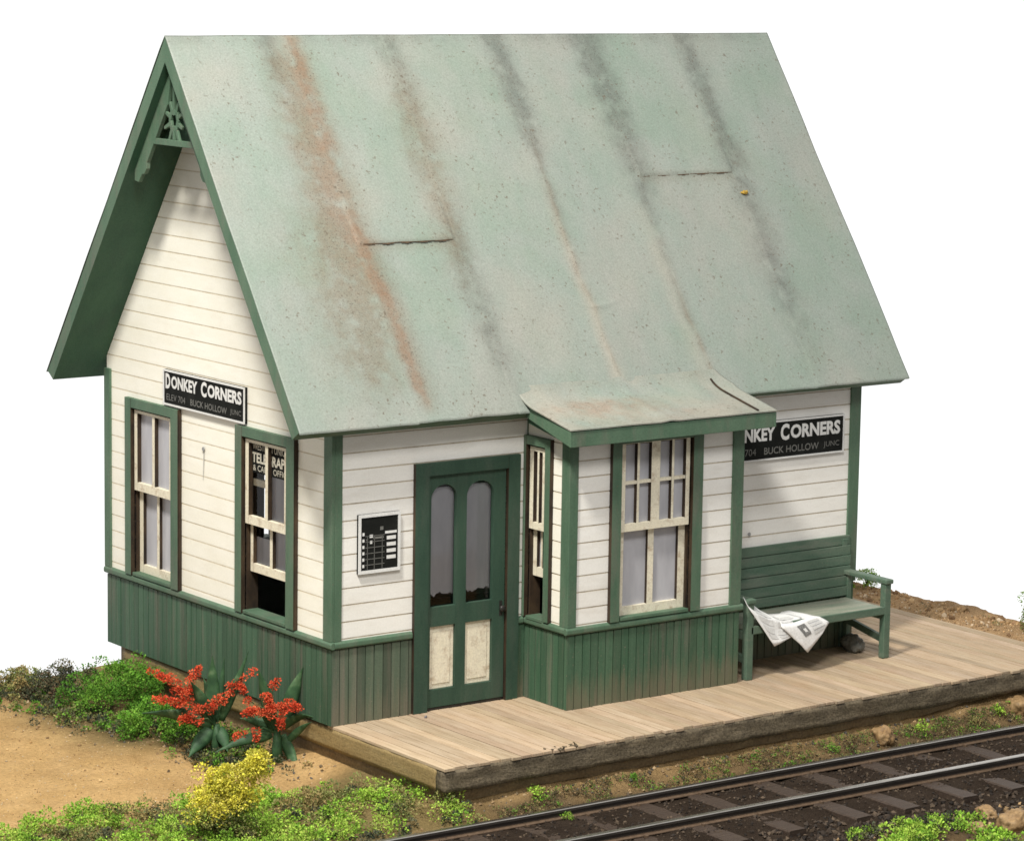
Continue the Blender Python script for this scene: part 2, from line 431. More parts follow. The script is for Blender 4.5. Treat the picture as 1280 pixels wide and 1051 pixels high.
def rail_part(mb): return mb.build('chair_rail', M['green'], DEPOT, bevel=.008)
def chair(mb, B, u0, u1):
    pts = [(.75, .0), (.75, .035), (.765, .05), (.805, .05), (.825, .03), (.825, .0)]
    k = [B.p(u0, z, n) for z, n in pts] + [B.p(u1, z, n) for z, n in pts]
    n = len(pts)
    mb.add(k, [tuple(range(n)), tuple(range(n, 2 * n))[::-1]] + [(i, (i + 1) % n, n + (i + 1) % n, n + i) for i in range(n)])
for B, a, b in ((END, -W - .03, .05), (FRONT, -.001, .90), (FRONT, 2.165, BX0 - .051), (FRONT, BX1, L), (BAY, BX0 - .05, BX1 + .05), (BAYL, 0, BD - .001)):
    mb = MB(); chair(mb, B, a, b); rail_part(mb)

# corner boards
cb = [MB().box(END, -.115, .035, .822, 2.82, .0, .036).box(FRONT, .0, .085, .822, 2.82, .0, .034),
      MB().box(END, -W - .03, -W + .10, .822, 2.95, .0, .036),
      MB().box(FRONT, L - .125, L + .02, .70, 2.85, .0, .034),
      MB().box(BAY, BX0 - .035, BX0 + .075, .822, 2.70, .0, .034).box(BAYL, BD - .10, BD, .822, 2.72, .0, .034),
      MB().box(BAY, BX1 - .125, BX1 + .02, .822, 2.69, .0, .034),
      MB().box(BAYL, -.0, .03, .822, 2.8, .0, .02)]
for m_ in cb: m_.build('corner_board', M['green'], DEPOT, bevel=.006)

# frieze strip under the eaves
for a_, b_ in ((.09, BX0), (BX1, L - .13)): MB().box(FRONT, a_, b_, 2.86, 2.95, -.02, .02).build('frieze_board', M['cream_white'], DEPOT)

# ---- windows
def sash(B, u0, u1, z0, z1, n0, parent, stile=.055, top=.05, bot=.075, cols=(), rows=(), mw=.03, name='sash', th=.055, film=None):
    """wooden sash with dark cut edges; its pane is grey film, or clear outside the rects in film"""
    mb = MB()
    mb.box(B, u0, u0 + stile, z0, z1, n0, n0 + th, 0, 1); mb.box(B, u1 - stile, u1, z0, z1, n0, n0 + th, 0, 1)
    mb.box(B, u0 + stile, u1 - stile, z0, z0 + bot, n0, n0 + th - .001); mb.box(B, u0 + stile, u1 - stile, z1 - top, z1, n0, n0 + th - .001)
    for c, w in cols: mb.box(B, c - w / 2, c + w / 2, z0 + bot, z1 - top, n0 + .003, n0 + th - .003, 0, 1)
    for r, a, b in rows: mb.box(B, a, b, r - mw / 2, r + mw / 2, n0 + .005, n0 + th - .006)
    s = mb.build(name, [M['sash'], M['burnt']], parent)
    pm = MB(); k = n0 + .006
    full = (u0 + stile * .5, u1 - stile * .5, z0 + bot * .5, z1 - top * .5)
    q = lambda a, b, c, d, n, mi: pm.quad(B.p(a, c, n), B.p(b, c, n), B.p(b, d, n), B.p(a, d, n), mi)
    if film is None: q(*full, k, 0)
    else:
        q(*full, k, 1)
        for r in film: q(*r, k - .003, 0)
    pm.build('pane', [M['film'], M['glass']], s, recalc=False)
    return s

def casing(B, op, left, right, top, bot_z, name='window', proud=.06, topz=None, sill=True):
    u0, u1, z0, z1 = op; tz = topz or z1 + top
    mb = MB()
    mb.box(B, u0 - left, u0, bot_z, tz, 0, proud, 0, 1); mb.box(B, u1, u1 + right, bot_z, tz, 0, proud, 0, 1)
    mb.box(B, u0, u1, z1, tz, 0, proud - .001)
    return mb.build(name, [M['green'], M['burnt']], DEPOT, bevel=.004)

def jamb(B, op, parent, depth=.125):
    u0, u1, z0, z1 = op; mb = MB(); t = .022
    mb.box(B, u0 - .002, u0 + t, z0, z1, -depth, -.001); mb.box(B, u1 - t, u1 + .002, z0, z1, -depth, -.001)
    mb.box(B, u0 + t, u1 - t, z1 - t, z1 + .002, -depth, -.002)
    mb.build('jamb', M['burnt'], parent)
    MB().box(B, u0 + t, u1 - t, z0 - .022, z0 + .012, -depth, .055).build('sill', M['green'], parent, bevel=.005)

for i, op in enumerate(EOP):
    w = casing(END, op, .125, .145, .10, .826)
    jamb(END, op, w)
    a, b = op[0] + .022, op[1] - .022; mid = (a + b) / 2
    dz = .0 if i == 0 else .385
    f1 = None if i == 0 else [(mid, b - .03, 1.78, 2.56)]
    f2 = None if i == 0 else [(mid, b - .04, .90 + dz, 1.76 + dz), (a + .03, mid, .90 + dz, 1.60)]
    sash(END, a, b, 1.735, 2.58, -.030, w, cols=[(mid, .05)], stile=.06, top=.03, bot=.085, film=f1)
    sash(END, a + .01, b - .01, .862 + dz, 1.80 + dz, -.076, w, th=.044, cols=[(mid, .05)], stile=.075 if i == 0 else .05, bot=.085, top=.07, film=f2)
    # the trim's cut edge shows dark along the right-hand casing
    MB().box(END, op[1] + .145, op[1] + .153, .83, 2.66, .0, .05).build('cut_edge', M['burnt'], w)

# bay front window
op = BOP[0]
w = casing(BAY, op, .115, .125, .09, .826, topz=2.69)
jamb(BAY, op, w)
a, b = op[0] + .022, op[1] - .022; mid = (a + b) / 2
q1, q2 = (a + .05 + mid - .055) / 2, (mid + .055 + b - .05) / 2
sash(BAY, a, b, 1.715, 2.62, -.030, w, stile=.05, top=.03, bot=.075, cols=[(mid, .11), (q1, .03), (q2, .03)], rows=[(2.2, a + .05, q1 - .015), (2.2, q1 + .015, mid - .055), (2.2, mid + .055, q2 - .015), (2.2, q2 + .015, b - .05)])
sash(BAY, a, b, .862, 1.775, -.076, w, th=.044, stile=.085, top=.06, bot=.085, cols=[(mid, .075)])
# bay side window, lower sash raised
op = SOP[0]
w = casing(BAYL, op, .055, .085, .09, .826)
jamb(BAYL, op, w)
a, b = op[0] + .022, op[1] - .022; mid = (a + b) / 2
sash(BAYL, a, b, 1.72, 2.54, -.030, w, stile=.06, top=.04, bot=.07, cols=[(mid, .03)])
sash(BAYL, a, b, 1.24, 2.08, -.076, w, th=.044, stile=.06, top=.05, bot=.09, cols=[(mid, .03)])
# back window seen through the glass
op = KOP[0]
w = casing(BACK, op, .1, .1, .1, .85); jamb(BACK, op, w)

# ---- door
DF = MB().box(FRONT, .91, 1.072, .0, 2.465, 0, .055, 0, 1).box(FRONT, 2.02, 2.165, .0, 2.465, 0, .055, 0, 1).box(FRONT, 1.072, 2.02, 2.335, 2.465, 0, .054)
DF.build('door_frame', [M['green_dark'], M['burnt']], DEPOT, bevel=.004)
DOOR = bpy.data.objects.new('door', None); COL.objects.link(DOOR); DOOR.parent = DEPOT; DOOR.location = (1.546, .03, .03)
leaf = MB(); n0, n1 = -.035, .018
X0, X1, ZB, ZT = 1.078, 2.014, .03, 2.328
ga, gb = (1.122, 1.424), (1.545, 1.868)
zg0, zs, zt = 1.03, 2.10, 2.235
for s_, e_ in ((X0, ga[0]), (ga[1], gb[0]), (gb[1], X1)): leaf.box(FRONT, s_, e_, ZB, ZT, n0, n1)
for c_ in (ga, gb):
    leaf.box(FRONT, c_[0], c_[1], ZB, .206, n0, n1 - .001); leaf.box(FRONT, c_[0], c_[1], .836, zg0, n0, n1 - .001)
    r = (c_[1] - c_[0]) / 2; cx = (c_[0] + c_[1]) / 2
    arc = [(cx - r * math.cos(PI * k / 14), zs + (zt - zs) * math.sin(PI * k / 14)) for k in range(15)]
    for p_, q_ in zip(arc, arc[1:]):
        leaf.prism(FRONT, [p_, q_, (q_[0], ZT), (p_[0], ZT)], n0, n1 - .001)
leaf.build('door_leaf', M['green_dark'], DOOR, bevel=.004)
for c_ in (ga, gb):
    MB().box(FRONT, c_[0] - .005, c_[1] + .005, zg0 - .01, zt + .01, n0 + .006, n0 + .009).build('pane', M['glass'], DOOR)
    bl_ = MB(); N_ = 16; zr = lambda k: 1.145 + .03 * noise.noise(Vector((k * .9, c_[0] * 5, 0))) + .03 * noise.noise(Vector((k * .31, c_[0] * 3, 5)))
    for k in range(N_):
        a0_, a1_ = c_[0] - .03 + (c_[1] - c_[0] + .06) * k / N_, c_[0] - .03 + (c_[1] - c_[0] + .06) * (k + 1) / N_
        bl_.add([FRONT.p(a0_, zr(k), n0 - .006), FRONT.p(a1_, zr(k + 1), n0 - .006), FRONT.p(a1_, 2.20, n0 - .006), FRONT.p(a0_, 2.20, n0 - .006)], [(0, 1, 2, 3)])
    bl_.build('blind', M['film'], DOOR, recalc=False)
    pn = MB().box(FRONT, c_[0], c_[1], .206, .836, n0, n0 + .022)
    pn.box(FRONT, c_[0] + .045, c_[1] - .045, .255, .787, n0 + .02, n0 + .03)
    pn.build('door_panel', M['sash'], DOOR, bevel=.006)
MB().tube([FRONT.p(1.968, .935, .017), FRONT.p(1.968, .935, .030), FRONT.p(1.968, .935, .034), FRONT.p(1.968, .935, .062), FRONT.p(1.968, .935, .07)], [.016, .014, .028, .034, .018], 12).build('door_knob', M['metal_dark'], DOOR, smooth=True)
MB().box(FRONT, 1.952, 1.984, .86, 1.01, .016, .022).build('knob_plate', M['metal_dark'], DOOR)
MB().box(FRONT, 1.072, 2.02, 0.003, .024, -.12, .01).build('threshold', M['metal_dark'], DEPOT)

# ---- foundation
fd = MB().wbox(.09, L - .1, .03, W - .1, -.75, -.005)
fd.build('foundation', M['found'], DEPOT)

# nails standing out of the siding
st_ = MB()  # thin grey streak tapering down the boards from the gable nail
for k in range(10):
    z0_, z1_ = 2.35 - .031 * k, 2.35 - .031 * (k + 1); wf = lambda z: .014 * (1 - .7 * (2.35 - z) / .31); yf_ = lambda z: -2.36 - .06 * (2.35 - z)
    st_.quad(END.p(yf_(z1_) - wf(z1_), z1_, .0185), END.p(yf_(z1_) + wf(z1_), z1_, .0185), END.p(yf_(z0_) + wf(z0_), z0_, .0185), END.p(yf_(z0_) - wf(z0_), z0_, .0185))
M['nail_streak'] = weathered('grey_streak', (.50, .48, .44), (.64, .62, .55), (.45, .43, .38), (1, 1, .4), 14)
st_.build('blemish', M['nail_streak'], DEPOT, recalc=False)
MB().tube([END.p(-2.36, 2.36, 0), END.p(-2.36, 2.36, .022), END.p(-2.36, 2.36, .023), END.p(-2.36, 2.36, .032)], [.010, .010, .024, .022], 8).build('nail', M['nail'], DEPOT)
MB().tube([FRONT.p(5.17, 1.36, 0), FRONT.p(5.17, 1.36, .03), FRONT.p(5.17, 1.36, .031), FRONT.p(5.17, 1.36, .036)], [.008, .008, .02, .02], 8).build('nail', M['nail'], DEPOT)

# ---- roof
ROOF = bpy.data.objects.new('roof', None); COL.objects.link(ROOF); ROOF.parent = DEPOT; ROOF.location = (0, 0, EZ)
XA, XB = -RO, L + RO2
sy, sz = 1 / math.hypot(1, RSL), RSL / math.hypot(1, RSL)   # down-slope (front): (-sy,-sz); normal (-sz, sy)
RL = math.hypot(RZ - EZ, YC + RE)
def rp(x, v, h, side=-1):
    """point on a roof slope: v metres down from the ridge, h above the deck"""
    y = YC + side * (sy * v) + side * sz * h
    return Vector((x, y, RZ - sz * v + sy * h))
for side in (-1, 1):
    mb = MB()
    P = [rp(XA, 0, 0, side), rp(XB, 0, 0, side), rp(XB, RL, 0, side), rp(XA, RL, 0, side)]
    hr = THK
    vb = THK * sz / sy * 0  # ridge mitre
    rb = RZ - THK / sy
    Q = [Vector((XA, YC, rb)), Vector((XB, YC, rb)), rp(XB, RL, -THK, side), rp(XA, RL, -THK, side)]
    mb.add(P + Q, [(0, 1, 2, 3)], 0)
    mb.add(P + Q, [(4, 5, 6, 7)], 1)
    mb.add(P + Q, [(2, 3, 7, 6), (0, 3, 7, 4), (1, 2, 6, 5)], 0)
    mb.build('roof_board', [M['green'], M['soffit']], ROOF, bevel=.006)
SEAMS = [XA - .02, .78, 1.95, 3.30, 4.50, 5.83, XB + .02]
def gauss(d, s): return math.exp(-d * d / (2 * s * s))
def fbm(x, y, s, seed=0): return noise.fractal(Vector((x * s, y * s, seed * 7.3)), .9, 2., 4)
def sheet(name, nu, nv, fn, attrs, mat, parent, rim=.014):
    """a metal sheet: grid fn(i,j)->(top point, bottom point), smooth top with a thin rim"""
    me = bpy.data.meshes.new(name); vs = []; fs = []; vals = {k: [] for k in ('rust', 'brown', 'grime', 'pink')}
    off = parent_world(parent)
    for j in range(nv + 1):
        for i in range(nu + 1):
            p, a = fn(i / nu, j / nv); vs.append(tuple(p - off))
            for k in vals: vals[k].append(a.get(k, 0.))
    ix = lambda i, j: j * (nu + 1) + i
    for j in range(nv):
        for i in range(nu): fs.append((ix(i, j), ix(i, j + 1), ix(i + 1, j + 1), ix(i + 1, j)))
    ring = [ix(i, 0) for i in range(nu)] + [ix(nu, j) for j in range(nv)] + [ix(i, nv) for i in range(nu, 0, -1)] + [ix(0, j) for j in range(nv, 0, -1)]
    base = len(vs)
    for r in ring:
        p = Vector(vs[r]); vs.append((p.x, p.y, p.z - rim))
        for k in vals: vals[k].append(vals[k][r])
    n = len(ring)
    for k in range(n): fs.append((ring[k], ring[(k + 1) % n], base + (k + 1) % n, base + k))
    me.from_pydata(vs, [], fs)
    for k, d in vals.items():
        at = me.attributes.new(k, 'FLOAT', 'POINT'); at.data.foreach_set('value', d)
    me.materials.append(mat)
    sm = [True] * (nu * nv) + [False] * n
    me.polygons.foreach_set('use_smooth', sm); me.update()
    o = bpy.data.objects.new(name, me); COL.objects.link(o); o.parent = parent
    return o
def clampf(x): return max(0., min(1., x))
def roof_attrs(x, v):
    n1 = fbm(x, v, 1.3, 1); n2 = fbm(x, v * .5, 3.5, 2); n3 = fbm(x, v, 6, 3)
    br = 1 + .8 * n3
    A = dict(rust=0., brown=0., grime=0., pink=0.)
    w = .05 * n1
    def fade(a, b, c, d): # ramp up a..b, down c..d
        return clampf((v - a) / (b - a + 1e-6)) * (1 - clampf((v - c) / (d - c + 1e-6)))
    # seam 1, rust
    s = .78 + w
    A['rust'] += .95 * gauss(x - s - .06, .085) * fade(-1, 0, .7, 1.5) * br
    A['brown'] += 1.2 * gauss(x - s + .10 + .05 * (v - 1.5), .17) * fade(.0, .3, 3.0, 4.3) * br
    A['rust'] += .55 * gauss(x - s + .06, .15) * fade(.8, 1.3, 2.4, 3.2) * br
    A['rust'] += 1.15 * gauss(x - s - .06 - .055 * (v - 2.2), .05) * fade(2.0, 2.4, 3.9, 4.3) * br
    A['brown'] += .6 * gauss(x - s - .14 - .05 * (v - 2.2), .09) * fade(2.0, 2.6, 3.9, 4.3)
    A['grime'] += .6 * gauss(x - s + .23, .07) * fade(-1, 0, .3, .8) * br
    A['brown'] += .55 * gauss(x - .35, .3) * fade(1.6, 2.5, 3.6, 4.3) * br
    # seam 2
    s = 1.95 + w
    A['grime'] += .7 * gauss(x - s - .03, .10) * fade(-1, 0, .5, 1.5) * br
    A['brown'] += .9 * gauss(x - s - .05 + .03 * v, .14) * fade(.2, .8, 2.2, 3.2) * br
    A['grime'] += .65 * gauss(x - s - .03, .10) * fade(1.7, 2.4, 3.6, 4.4) * br
    # seam 3
    s = 3.30 + w
    A['grime'] += 1.2 * gauss(x - s - .06, .10) * fade(-1, 0, .7, 1.6) * br
    A['grime'] += .7 * gauss(x - s - .03, .05) * fade(.6, 1.0, 2.2, 4.0) * br
    A['pink'] += .75 * gauss(x - s, .06) * fade(1.6, 2.4, 4.2, 4.4)
    A['brown'] += .5 * gauss(x - s - .03, .02) * fade(1.2, 1.6, 3.8, 4.3) * br
    # seam 4
    s = 4.50 + w
    A['grime'] += 1.15 * gauss(x - s - .06, .14) * fade(-1, 0, 1.1, 2.4) * br
    A['grime'] += .5 * gauss(x - s, .05) * fade(1.2, 1.8, 3.6, 4.3) * br
    A['pink'] += .5 * gauss(x - s + .08, .08) * fade(2., 2.6, 4.2, 4.4)
    A['brown'] += .55 * gauss(x - s - .0, .02) * fade(2.8, 3.4, 4.1, 4.2) * br
    # seam 5
    s = 5.83 + w
    A['grime'] += .95 * gauss(x - s - .06, .10) * fade(-1, 0, 1.0, 2.1) * br
    A['grime'] += .6 * gauss(x - s - .06, .13) * fade(.9, 1.5, 3.2, 4.4) * br
    # ridge weathering and broad warm patches
    A['grime'] += .35 * gauss(v, .07) * (1 + n2)
    A['pink'] += clampf(.25 * (n1 + .05) + .2 * gauss(x - 2.6, .6) * gauss(v - 1.3, 1.2))
    # lap lines
    for (xa, xb, vl) in ((.86, 1.93, 2.37), (4.54, 5.83, 1.73)):
        if xa < x < xb: A['brown'] += .35 * gauss(v - vl - .05, .05)
    return {k: clampf(z) for k, z in A.items()}
def roof_fn(side):
    lo = [random.uniform(-.012, .014) for _ in SEAMS]
    def f(s, t):
        x = XA - .004 + (XB - XA + .008) * s
        k = max(i for i in range(6) if x >= SEAMS[i] - 1e-9)
        v = t * (RL + .012 + lo[k] + .010 * noise.noise(Vector((x * 3, side, 0))))
        if t < .001: v = 0
        a = (x - SEAMS[k]) / (SEAMS[k + 1] - SEAMS[k])
        h = .012 + .008 * (1 - a) ** 3 + .004 * a ** 6
        h += .012 * noise.noise(Vector((x * .9, v * .7, 3.))) + .005 * noise.noise(Vector((x * 3, v * 2.2, 9.)))
        for (xa, xb, vl) in ((.80, 1.93, 2.37), (4.54, 5.83, 1.73)):
            if side < 0 and xa < x < xb: h += .016 * clampf((vl - v) / .04 + 1) * clampf(1 - (vl - v) / .7) if v < vl + .04 else 0
        # a crescent crease low on the third seam
        if side < 0:
            d = math.hypot(x - 3.40, (v - 2.62)) - .62
            if abs(x - 3.40) < .42 and v > 2.6: h += .010 * gauss(d, .018) * (1 - abs(x - 3.4) / .42)
        h = max(h, .004)
        if t < .001: p = Vector((x, YC, RZ + .022 + .004 * noise.noise(Vector((x * 2, 0, 0)))))
        else:
            p = rp(x, v, h, side)
        return p, (roof_attrs(x, v) if side < 0 else {})
    return f
sheet('roof_sheet', 420, 230, roof_fn(-1), None, M['roof'], ROOF)
sheet('roof_sheet', 60, 30, roof_fn(1), None, M['roof'], ROOF)
# open lap edges between the sheets
M['gap'] = weathered('lap_gap_brown', (.05, .035, .022), (.12, .075, .04), (.03, .02, .015), (3, 3, 3), 6)
for (xa, xb, vl) in ((.85, 1.92, 2.39), (4.53, 5.82, 1.75)):
    lp = MB()
    N_ = 24
    for k in range(N_):
        x0, x1 = xa + (xb - xa) * k / N_, xa + (xb - xa) * (k + 1) / N_
        w_ = .007 + .004 * math.sin(k * 1.3)
        wv = lambda x: vl + .006 * noise.noise(Vector((x * 5, 0, 1)))
        lp.quad(rp(x0, wv(x0), .026), rp(x1, wv(x1), .026), rp(x1, wv(x1) + w_ * 1.6, .024), rp(x0, wv(x0) + w_ * 1.6, .024))
        lp.quad(rp(x0, wv(x0), .026), rp(x1, wv(x1), .026), rp(x1, wv(x1), .0), rp(x0, wv(x0), .0))
    lp.build('lap_seam', M['gap'], ROOF)

# gable fretwork, set back a little behind the rake
GX = -.455
GB = Basis((GX, 0, 0), (0, -1, 0), (-1, 0, 0))
ORN = MB(); nh = .022
def rz_in(d): return d
zap = rb - .0
def rakept(s, off, side):    # s metres down the rake measured in y from the apex, off perpendicular inwards
    return (-YC + side * (s - off * sz), zap - RSL * s - off * sy)
for side in (-1, 1):
    a0, a1 = .02, .76
    poly = [rakept(a0, .0, side), rakept(a1, .0, side), rakept(a1 + .05, .06, side), rakept(a1 + .03, .13, side), rakept(a1 - .03, .14, side), rakept(a1 - .05, .175, side), rakept(a1 - .09, .18, side), rakept(a1 - .12, .15, side), rakept(a0 + .21, .15, side)]
    poly = [(-YC + side * abs(u + YC), z) for u, z in poly]
    ORN.prism(GB, poly, -nh, nh)
zc = 5.45
hw = (zap - zc) / RSL - .02
ORN.box(GB, -YC - hw, -YC + hw, zc - .03, zc + .03, -nh + .002, nh - .002)
ORN.box(GB, -YC - .018, -YC + .018, zc + .03, 5.62, -nh + .004, nh - .004); ORN.box(GB, -YC - .018, -YC + .018, 5.72, 6.1, -nh + .004, nh - .004)
cz_ = 5.67
for k in range(8):
    t0, t1 = 2 * PI * k / 8, 2 * PI * (k + 1) / 8
    r0, r1 = .055, .095
    ORN.prism(GB, [(-YC + r0 * math.cos(t0), cz_ + 1.25 * r0 * math.sin(t0)), (-YC + r1 * math.cos(t0), cz_ + 1.25 * r1 * math.sin(t0)), (-YC + r1 * math.cos(t1), cz_ + 1.25 * r1 * math.sin(t1)), (-YC + r0 * math.cos(t1), cz_ + 1.25 * r0 * math.sin(t1))], -nh + .005, nh - .006)
for t in (20, 60, 120, 160, 200, 340, 240, 300):
    c_, s_ = math.cos(math.radians(t)), math.sin(math.radians(t)); e = .17 if t < 200 or t == 340 else .20
    p_, q_ = (.085 * c_, 1.25 * .085 * s_), (e * c_, 1.2 * e * s_)
    px_, pz_ = -s_ * .022, c_ * .022
    ORN.prism(GB, [(-YC + p_[0] + px_, cz_ + p_[1] + pz_), (-YC + q_[0] + px_ * .7, cz_ + q_[1] + pz_ * .7), (-YC + q_[0] - px_ * .7, cz_ + q_[1] - pz_ * .7), (-YC + p_[0] - px_, cz_ + p_[1] - pz_)], -nh + .007, nh - .008)
ORN.build('gable_fretwork', M['green'], ROOF, bevel=.004)
# dark recess board closing the peak behind the fretwork
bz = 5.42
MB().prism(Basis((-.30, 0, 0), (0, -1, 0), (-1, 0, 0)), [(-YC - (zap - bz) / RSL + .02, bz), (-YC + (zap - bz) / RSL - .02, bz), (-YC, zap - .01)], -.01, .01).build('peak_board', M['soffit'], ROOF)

# ---- bay roof
BROOF = bpy.data.objects.new('bay_roof', None); COL.objects.link(BROOF); BROOF.parent = DEPOT; BROOF.location = (3.4, -.6, 2.8)
prof = [(-.130, 3.135), (-.185, 3.062), (-.26, 3.000), (-.36, 2.955), (-.50, 2.918), (-.72, 2.864), (-.965, 2.806)]
def bprof(t):
    s = t * (len(prof) - 1); i = min(int(s), len(prof) - 2); f = s - i
    g = lambda k: Vector(prof[max(0, min(len(prof) - 1, k))])
    p0, p1, p2, p3 = g(i - 1), g(i), g(i + 1), g(i + 2)
    return .5 * ((2 * p1) + (p2 - p0) * f + (2 * p0 - 5 * p1 + 4 * p2 - p3) * f * f + (3 * p1 - p0 - 3 * p2 + p3) * f ** 3)
def bay_fn(s, t):
    p = bprof(t)
    xl = 2.02 + .06 * t; xr = 4.55 + .15 * clampf(t / .35)
    x = xl + (xr - xl) * s
    h = .022 + .006 * noise.noise(Vector((x * 2, p.x * 3, 0))) + (.010 * gauss(x - 3.32, .05))
    n1 = fbm(x, p.x, 2.5, 5); n3 = fbm(x, p.x, 7, 6)
    a = dict(rust=clampf((1.15 * gauss(x - 2.75, .42) * gauss(t - .66, .12) + .3 * gauss(x - 3.9, .5) * gauss(t - .85, .1)) * (1 + 1.1 * n3)), pink=clampf(.5 + .5 * n1 - .5 * gauss(x - 3.1, .5) * gauss(t - .3, .15)), brown=clampf(.35 * gauss(t - .97, .05) + .30 * (n3 + .1) * gauss(x - 2.6, .6)), grime=clampf(.25 * gauss(x - 4.3, .1)))
    return Vector((x, p.x, p.y + h)), a
sheet('roof_sheet', 120, 60, bay_fn, None, M['roof'], BROOF, rim=.012)
bx0, bx1, by = 2.085, 4.695, -.955
bf = MB().box(WORLD, bx0 + .03, bx1 - .03, 2.655, 2.808, -by - .028, -by)
bf.build('fascia', M['green'], BROOF, bevel=.005)
for xs, xe in ((bx0, bx0 + .03), (bx1 - .03, bx1)):
    S_ = Basis((xs, 0, 0), (0, -1, 0), (-1, 0, 0))
    yb_ = -.235
    MB().prism(S_, [(-yb_, 3.015), (.36, 2.955), (.50, 2.918), (.72, 2.864), (-by, 2.808), (-by, 2.655), (-yb_, 2.86)], xs - xe, 0).build('fascia', M['green'], BROOF, bevel=.005)
MB().add([(bx0 + .03, -.24, 2.80), (bx1 - .03, -.24, 2.80), (bx1 - .03, by + .028, 2.665), (bx0 + .03, by + .028, 2.665), (bx0 + .03, -.24, 2.99), (bx1 - .03, -.24, 2.99), (bx1 - .03, by + .028, 2.80), (bx0 + .03, by + .028, 2.80)], [(0, 1, 2, 3), (4, 5, 6, 7), (0, 1, 5, 4), (2, 3, 7, 6), (0, 3, 7, 4), (1, 2, 6, 5)]).build('roof_board', M['soffit'], BROOF)
ls = MB()
pts = []
for k in range(13):
    t = .22 + .76 * k / 12; p = bprof(t); pts.append(Vector((4.44 + .02 * t, p.x, p.y + .034)))
for p_, q_ in zip(pts, pts[1:]): ls.bar(p_, q_, .018, .012)
ls.build('lap_seam', M['burnt'], BROOF)

# ------------------------------------------------------------------ signs
def text_mesh(body, B, u0, u1, z0, z1, n, mb, mi, bold=.0):
    cu = bpy.data.curves.new('lettering', 'FONT'); cu.body = body; cu.offset = bold; cu.resolution_u = 3
    ob = bpy.data.objects.new('lettering', cu); COL.objects.link(ob)
    bpy.context.view_layer.update()
    me = bpy.data.meshes.new_from_object(ob.evaluated_get(bpy.context.evaluated_depsgraph_get()))
    xs = [v.co.x for v in me.vertices]; ys = [v.co.y for v in me.vertices]
    ax, bx, ay, by_ = min(xs), max(xs), min(ys), max(ys)
    mb.add([B.p(u0 + (v.co.x - ax) / (bx - ax) * (u1 - u0), z0 + (v.co.y - ay) / (by_ - ay) * (z1 - z0), n) for v in me.vertices], [tuple(p.vertices) for p in me.polygons], mi)
    bpy.data.objects.remove(ob); bpy.data.curves.remove(cu); bpy.data.meshes.remove(me)

def station_sign(B, u0, u1, z0, z1, label):
    c = B.p((u0 + u1) / 2, z0, .04)
    t = thing('station_sign', label, 'sign', c, 'station name boards')
    MB().box(B, u0, u1, z0, z1, .012, .045).build('board', M['black'], t, bevel=.003)
    b = MB(); w = .018
    for a0, a1, c0, c1 in ((u0, u1, z1 - w, z1), (u0, u1, z0, z0 + w), (u0, u0 + w, z0 + w, z1 - w), (u1 - w, u1, z0 + w, z1 - w)):
        b.box(B, a0, a1, c0, c1, .043, .052)
    b.build('border', M['white'], t)
    l = MB(); wd = u1 - u0; h = z1 - z0; f = lambda k: u0 + wd * k; g = lambda k: z0 + h * k; n = .049
    text_mesh('D', B, f(.032), f(.092), g(.47), g(.90), n, l, 0, .042); text_mesh('ONKEY', B, f(.104), f(.43), g(.50), g(.86), n, l, 0, .042)
    text_mesh('C', B, f(.475), f(.545), g(.47), g(.90), n, l, 0, .042); text_mesh('ORNERS', B, f(.556), f(.965), g(.50), g(.86), n, l, 0, .042)
    text_mesh('ELEV 704', B, f(.045), f(.28), g(.15), g(.33), n, l, 1, 0.); text_mesh('BUCK HOLLOW', B, f(.345), f(.79), g(.15), g(.33), n, l, 1, .01)
    text_mesh('JUNC', B, f(.83), f(.96), g(.15), g(.33), n, l, 1, 0.)
    l.build('lettering', [M['white'], M['grey_ink']], t, recalc=False)
station_sign(END, -3.13, -1.535, 2.722, 3.085, 'black station name board on the cream gable wall between the two windows')
station_sign(FRONT, 4.74, 6.45, 2.13, 2.54, 'black station name board above the green bench, half hidden by the bay')

t = thing('timetable_board', 'small black timetable board with white entries beside the green door', 'notice board', FRONT.p(.5, 1.45, .03))
MB().box(FRONT, .262, .742, 1.455, 2.03, .012, .042).build('board', M['black'], t, bevel=.003)
b = MB()
for a0, a1, c0, c1 in ((.262, .742, 2.0, 2.03), (.262, .742, 1.455, 1.485), (.262, .289, 1.485, 2.0), (.715, .742, 1.485, 2.0)): b.box(FRONT, a0, a1, c0, c1, .040, .05)
b.build('border', M['white'], t)
l = MB(); n = .0455
def mark(a, b_, c_, d_, mi): l.quad(FRONT.p(a, c_, n), FRONT.p(b_, c_, n), FRONT.p(b_, d_, n), FRONT.p(a, d_, n), mi)
for k in range(6): mark(.305, .328, 1.515 + k * .062, 1.545 + k * .062, 0)
mark(.388, .425, 1.80, 1.83, 0); mark(.392, .418, 1.742, 1.772, 0); mark(.348, .368, 1.775, 1.79, 1)
mark(.565, .70, 1.825, 1.85, 0)
for k in range(4): mark(.585, .69, 1.577 + k * .063, 1.612 + k * .063, 0)
for k in range(6): mark(.34, .56, 1.535 + k * .056, 1.541 + k * .056, 1)
for x_ in (.36, .44, .53): mark(x_, x_ + .006, 1.49, 1.82, 1)
mark(.43, .55, 1.785, 1.805, 1)
mark(.508, .545, 1.865, 1.90, 1)
l.build('lettering', [M['white'], M['grey_ink']], t, recalc=False)

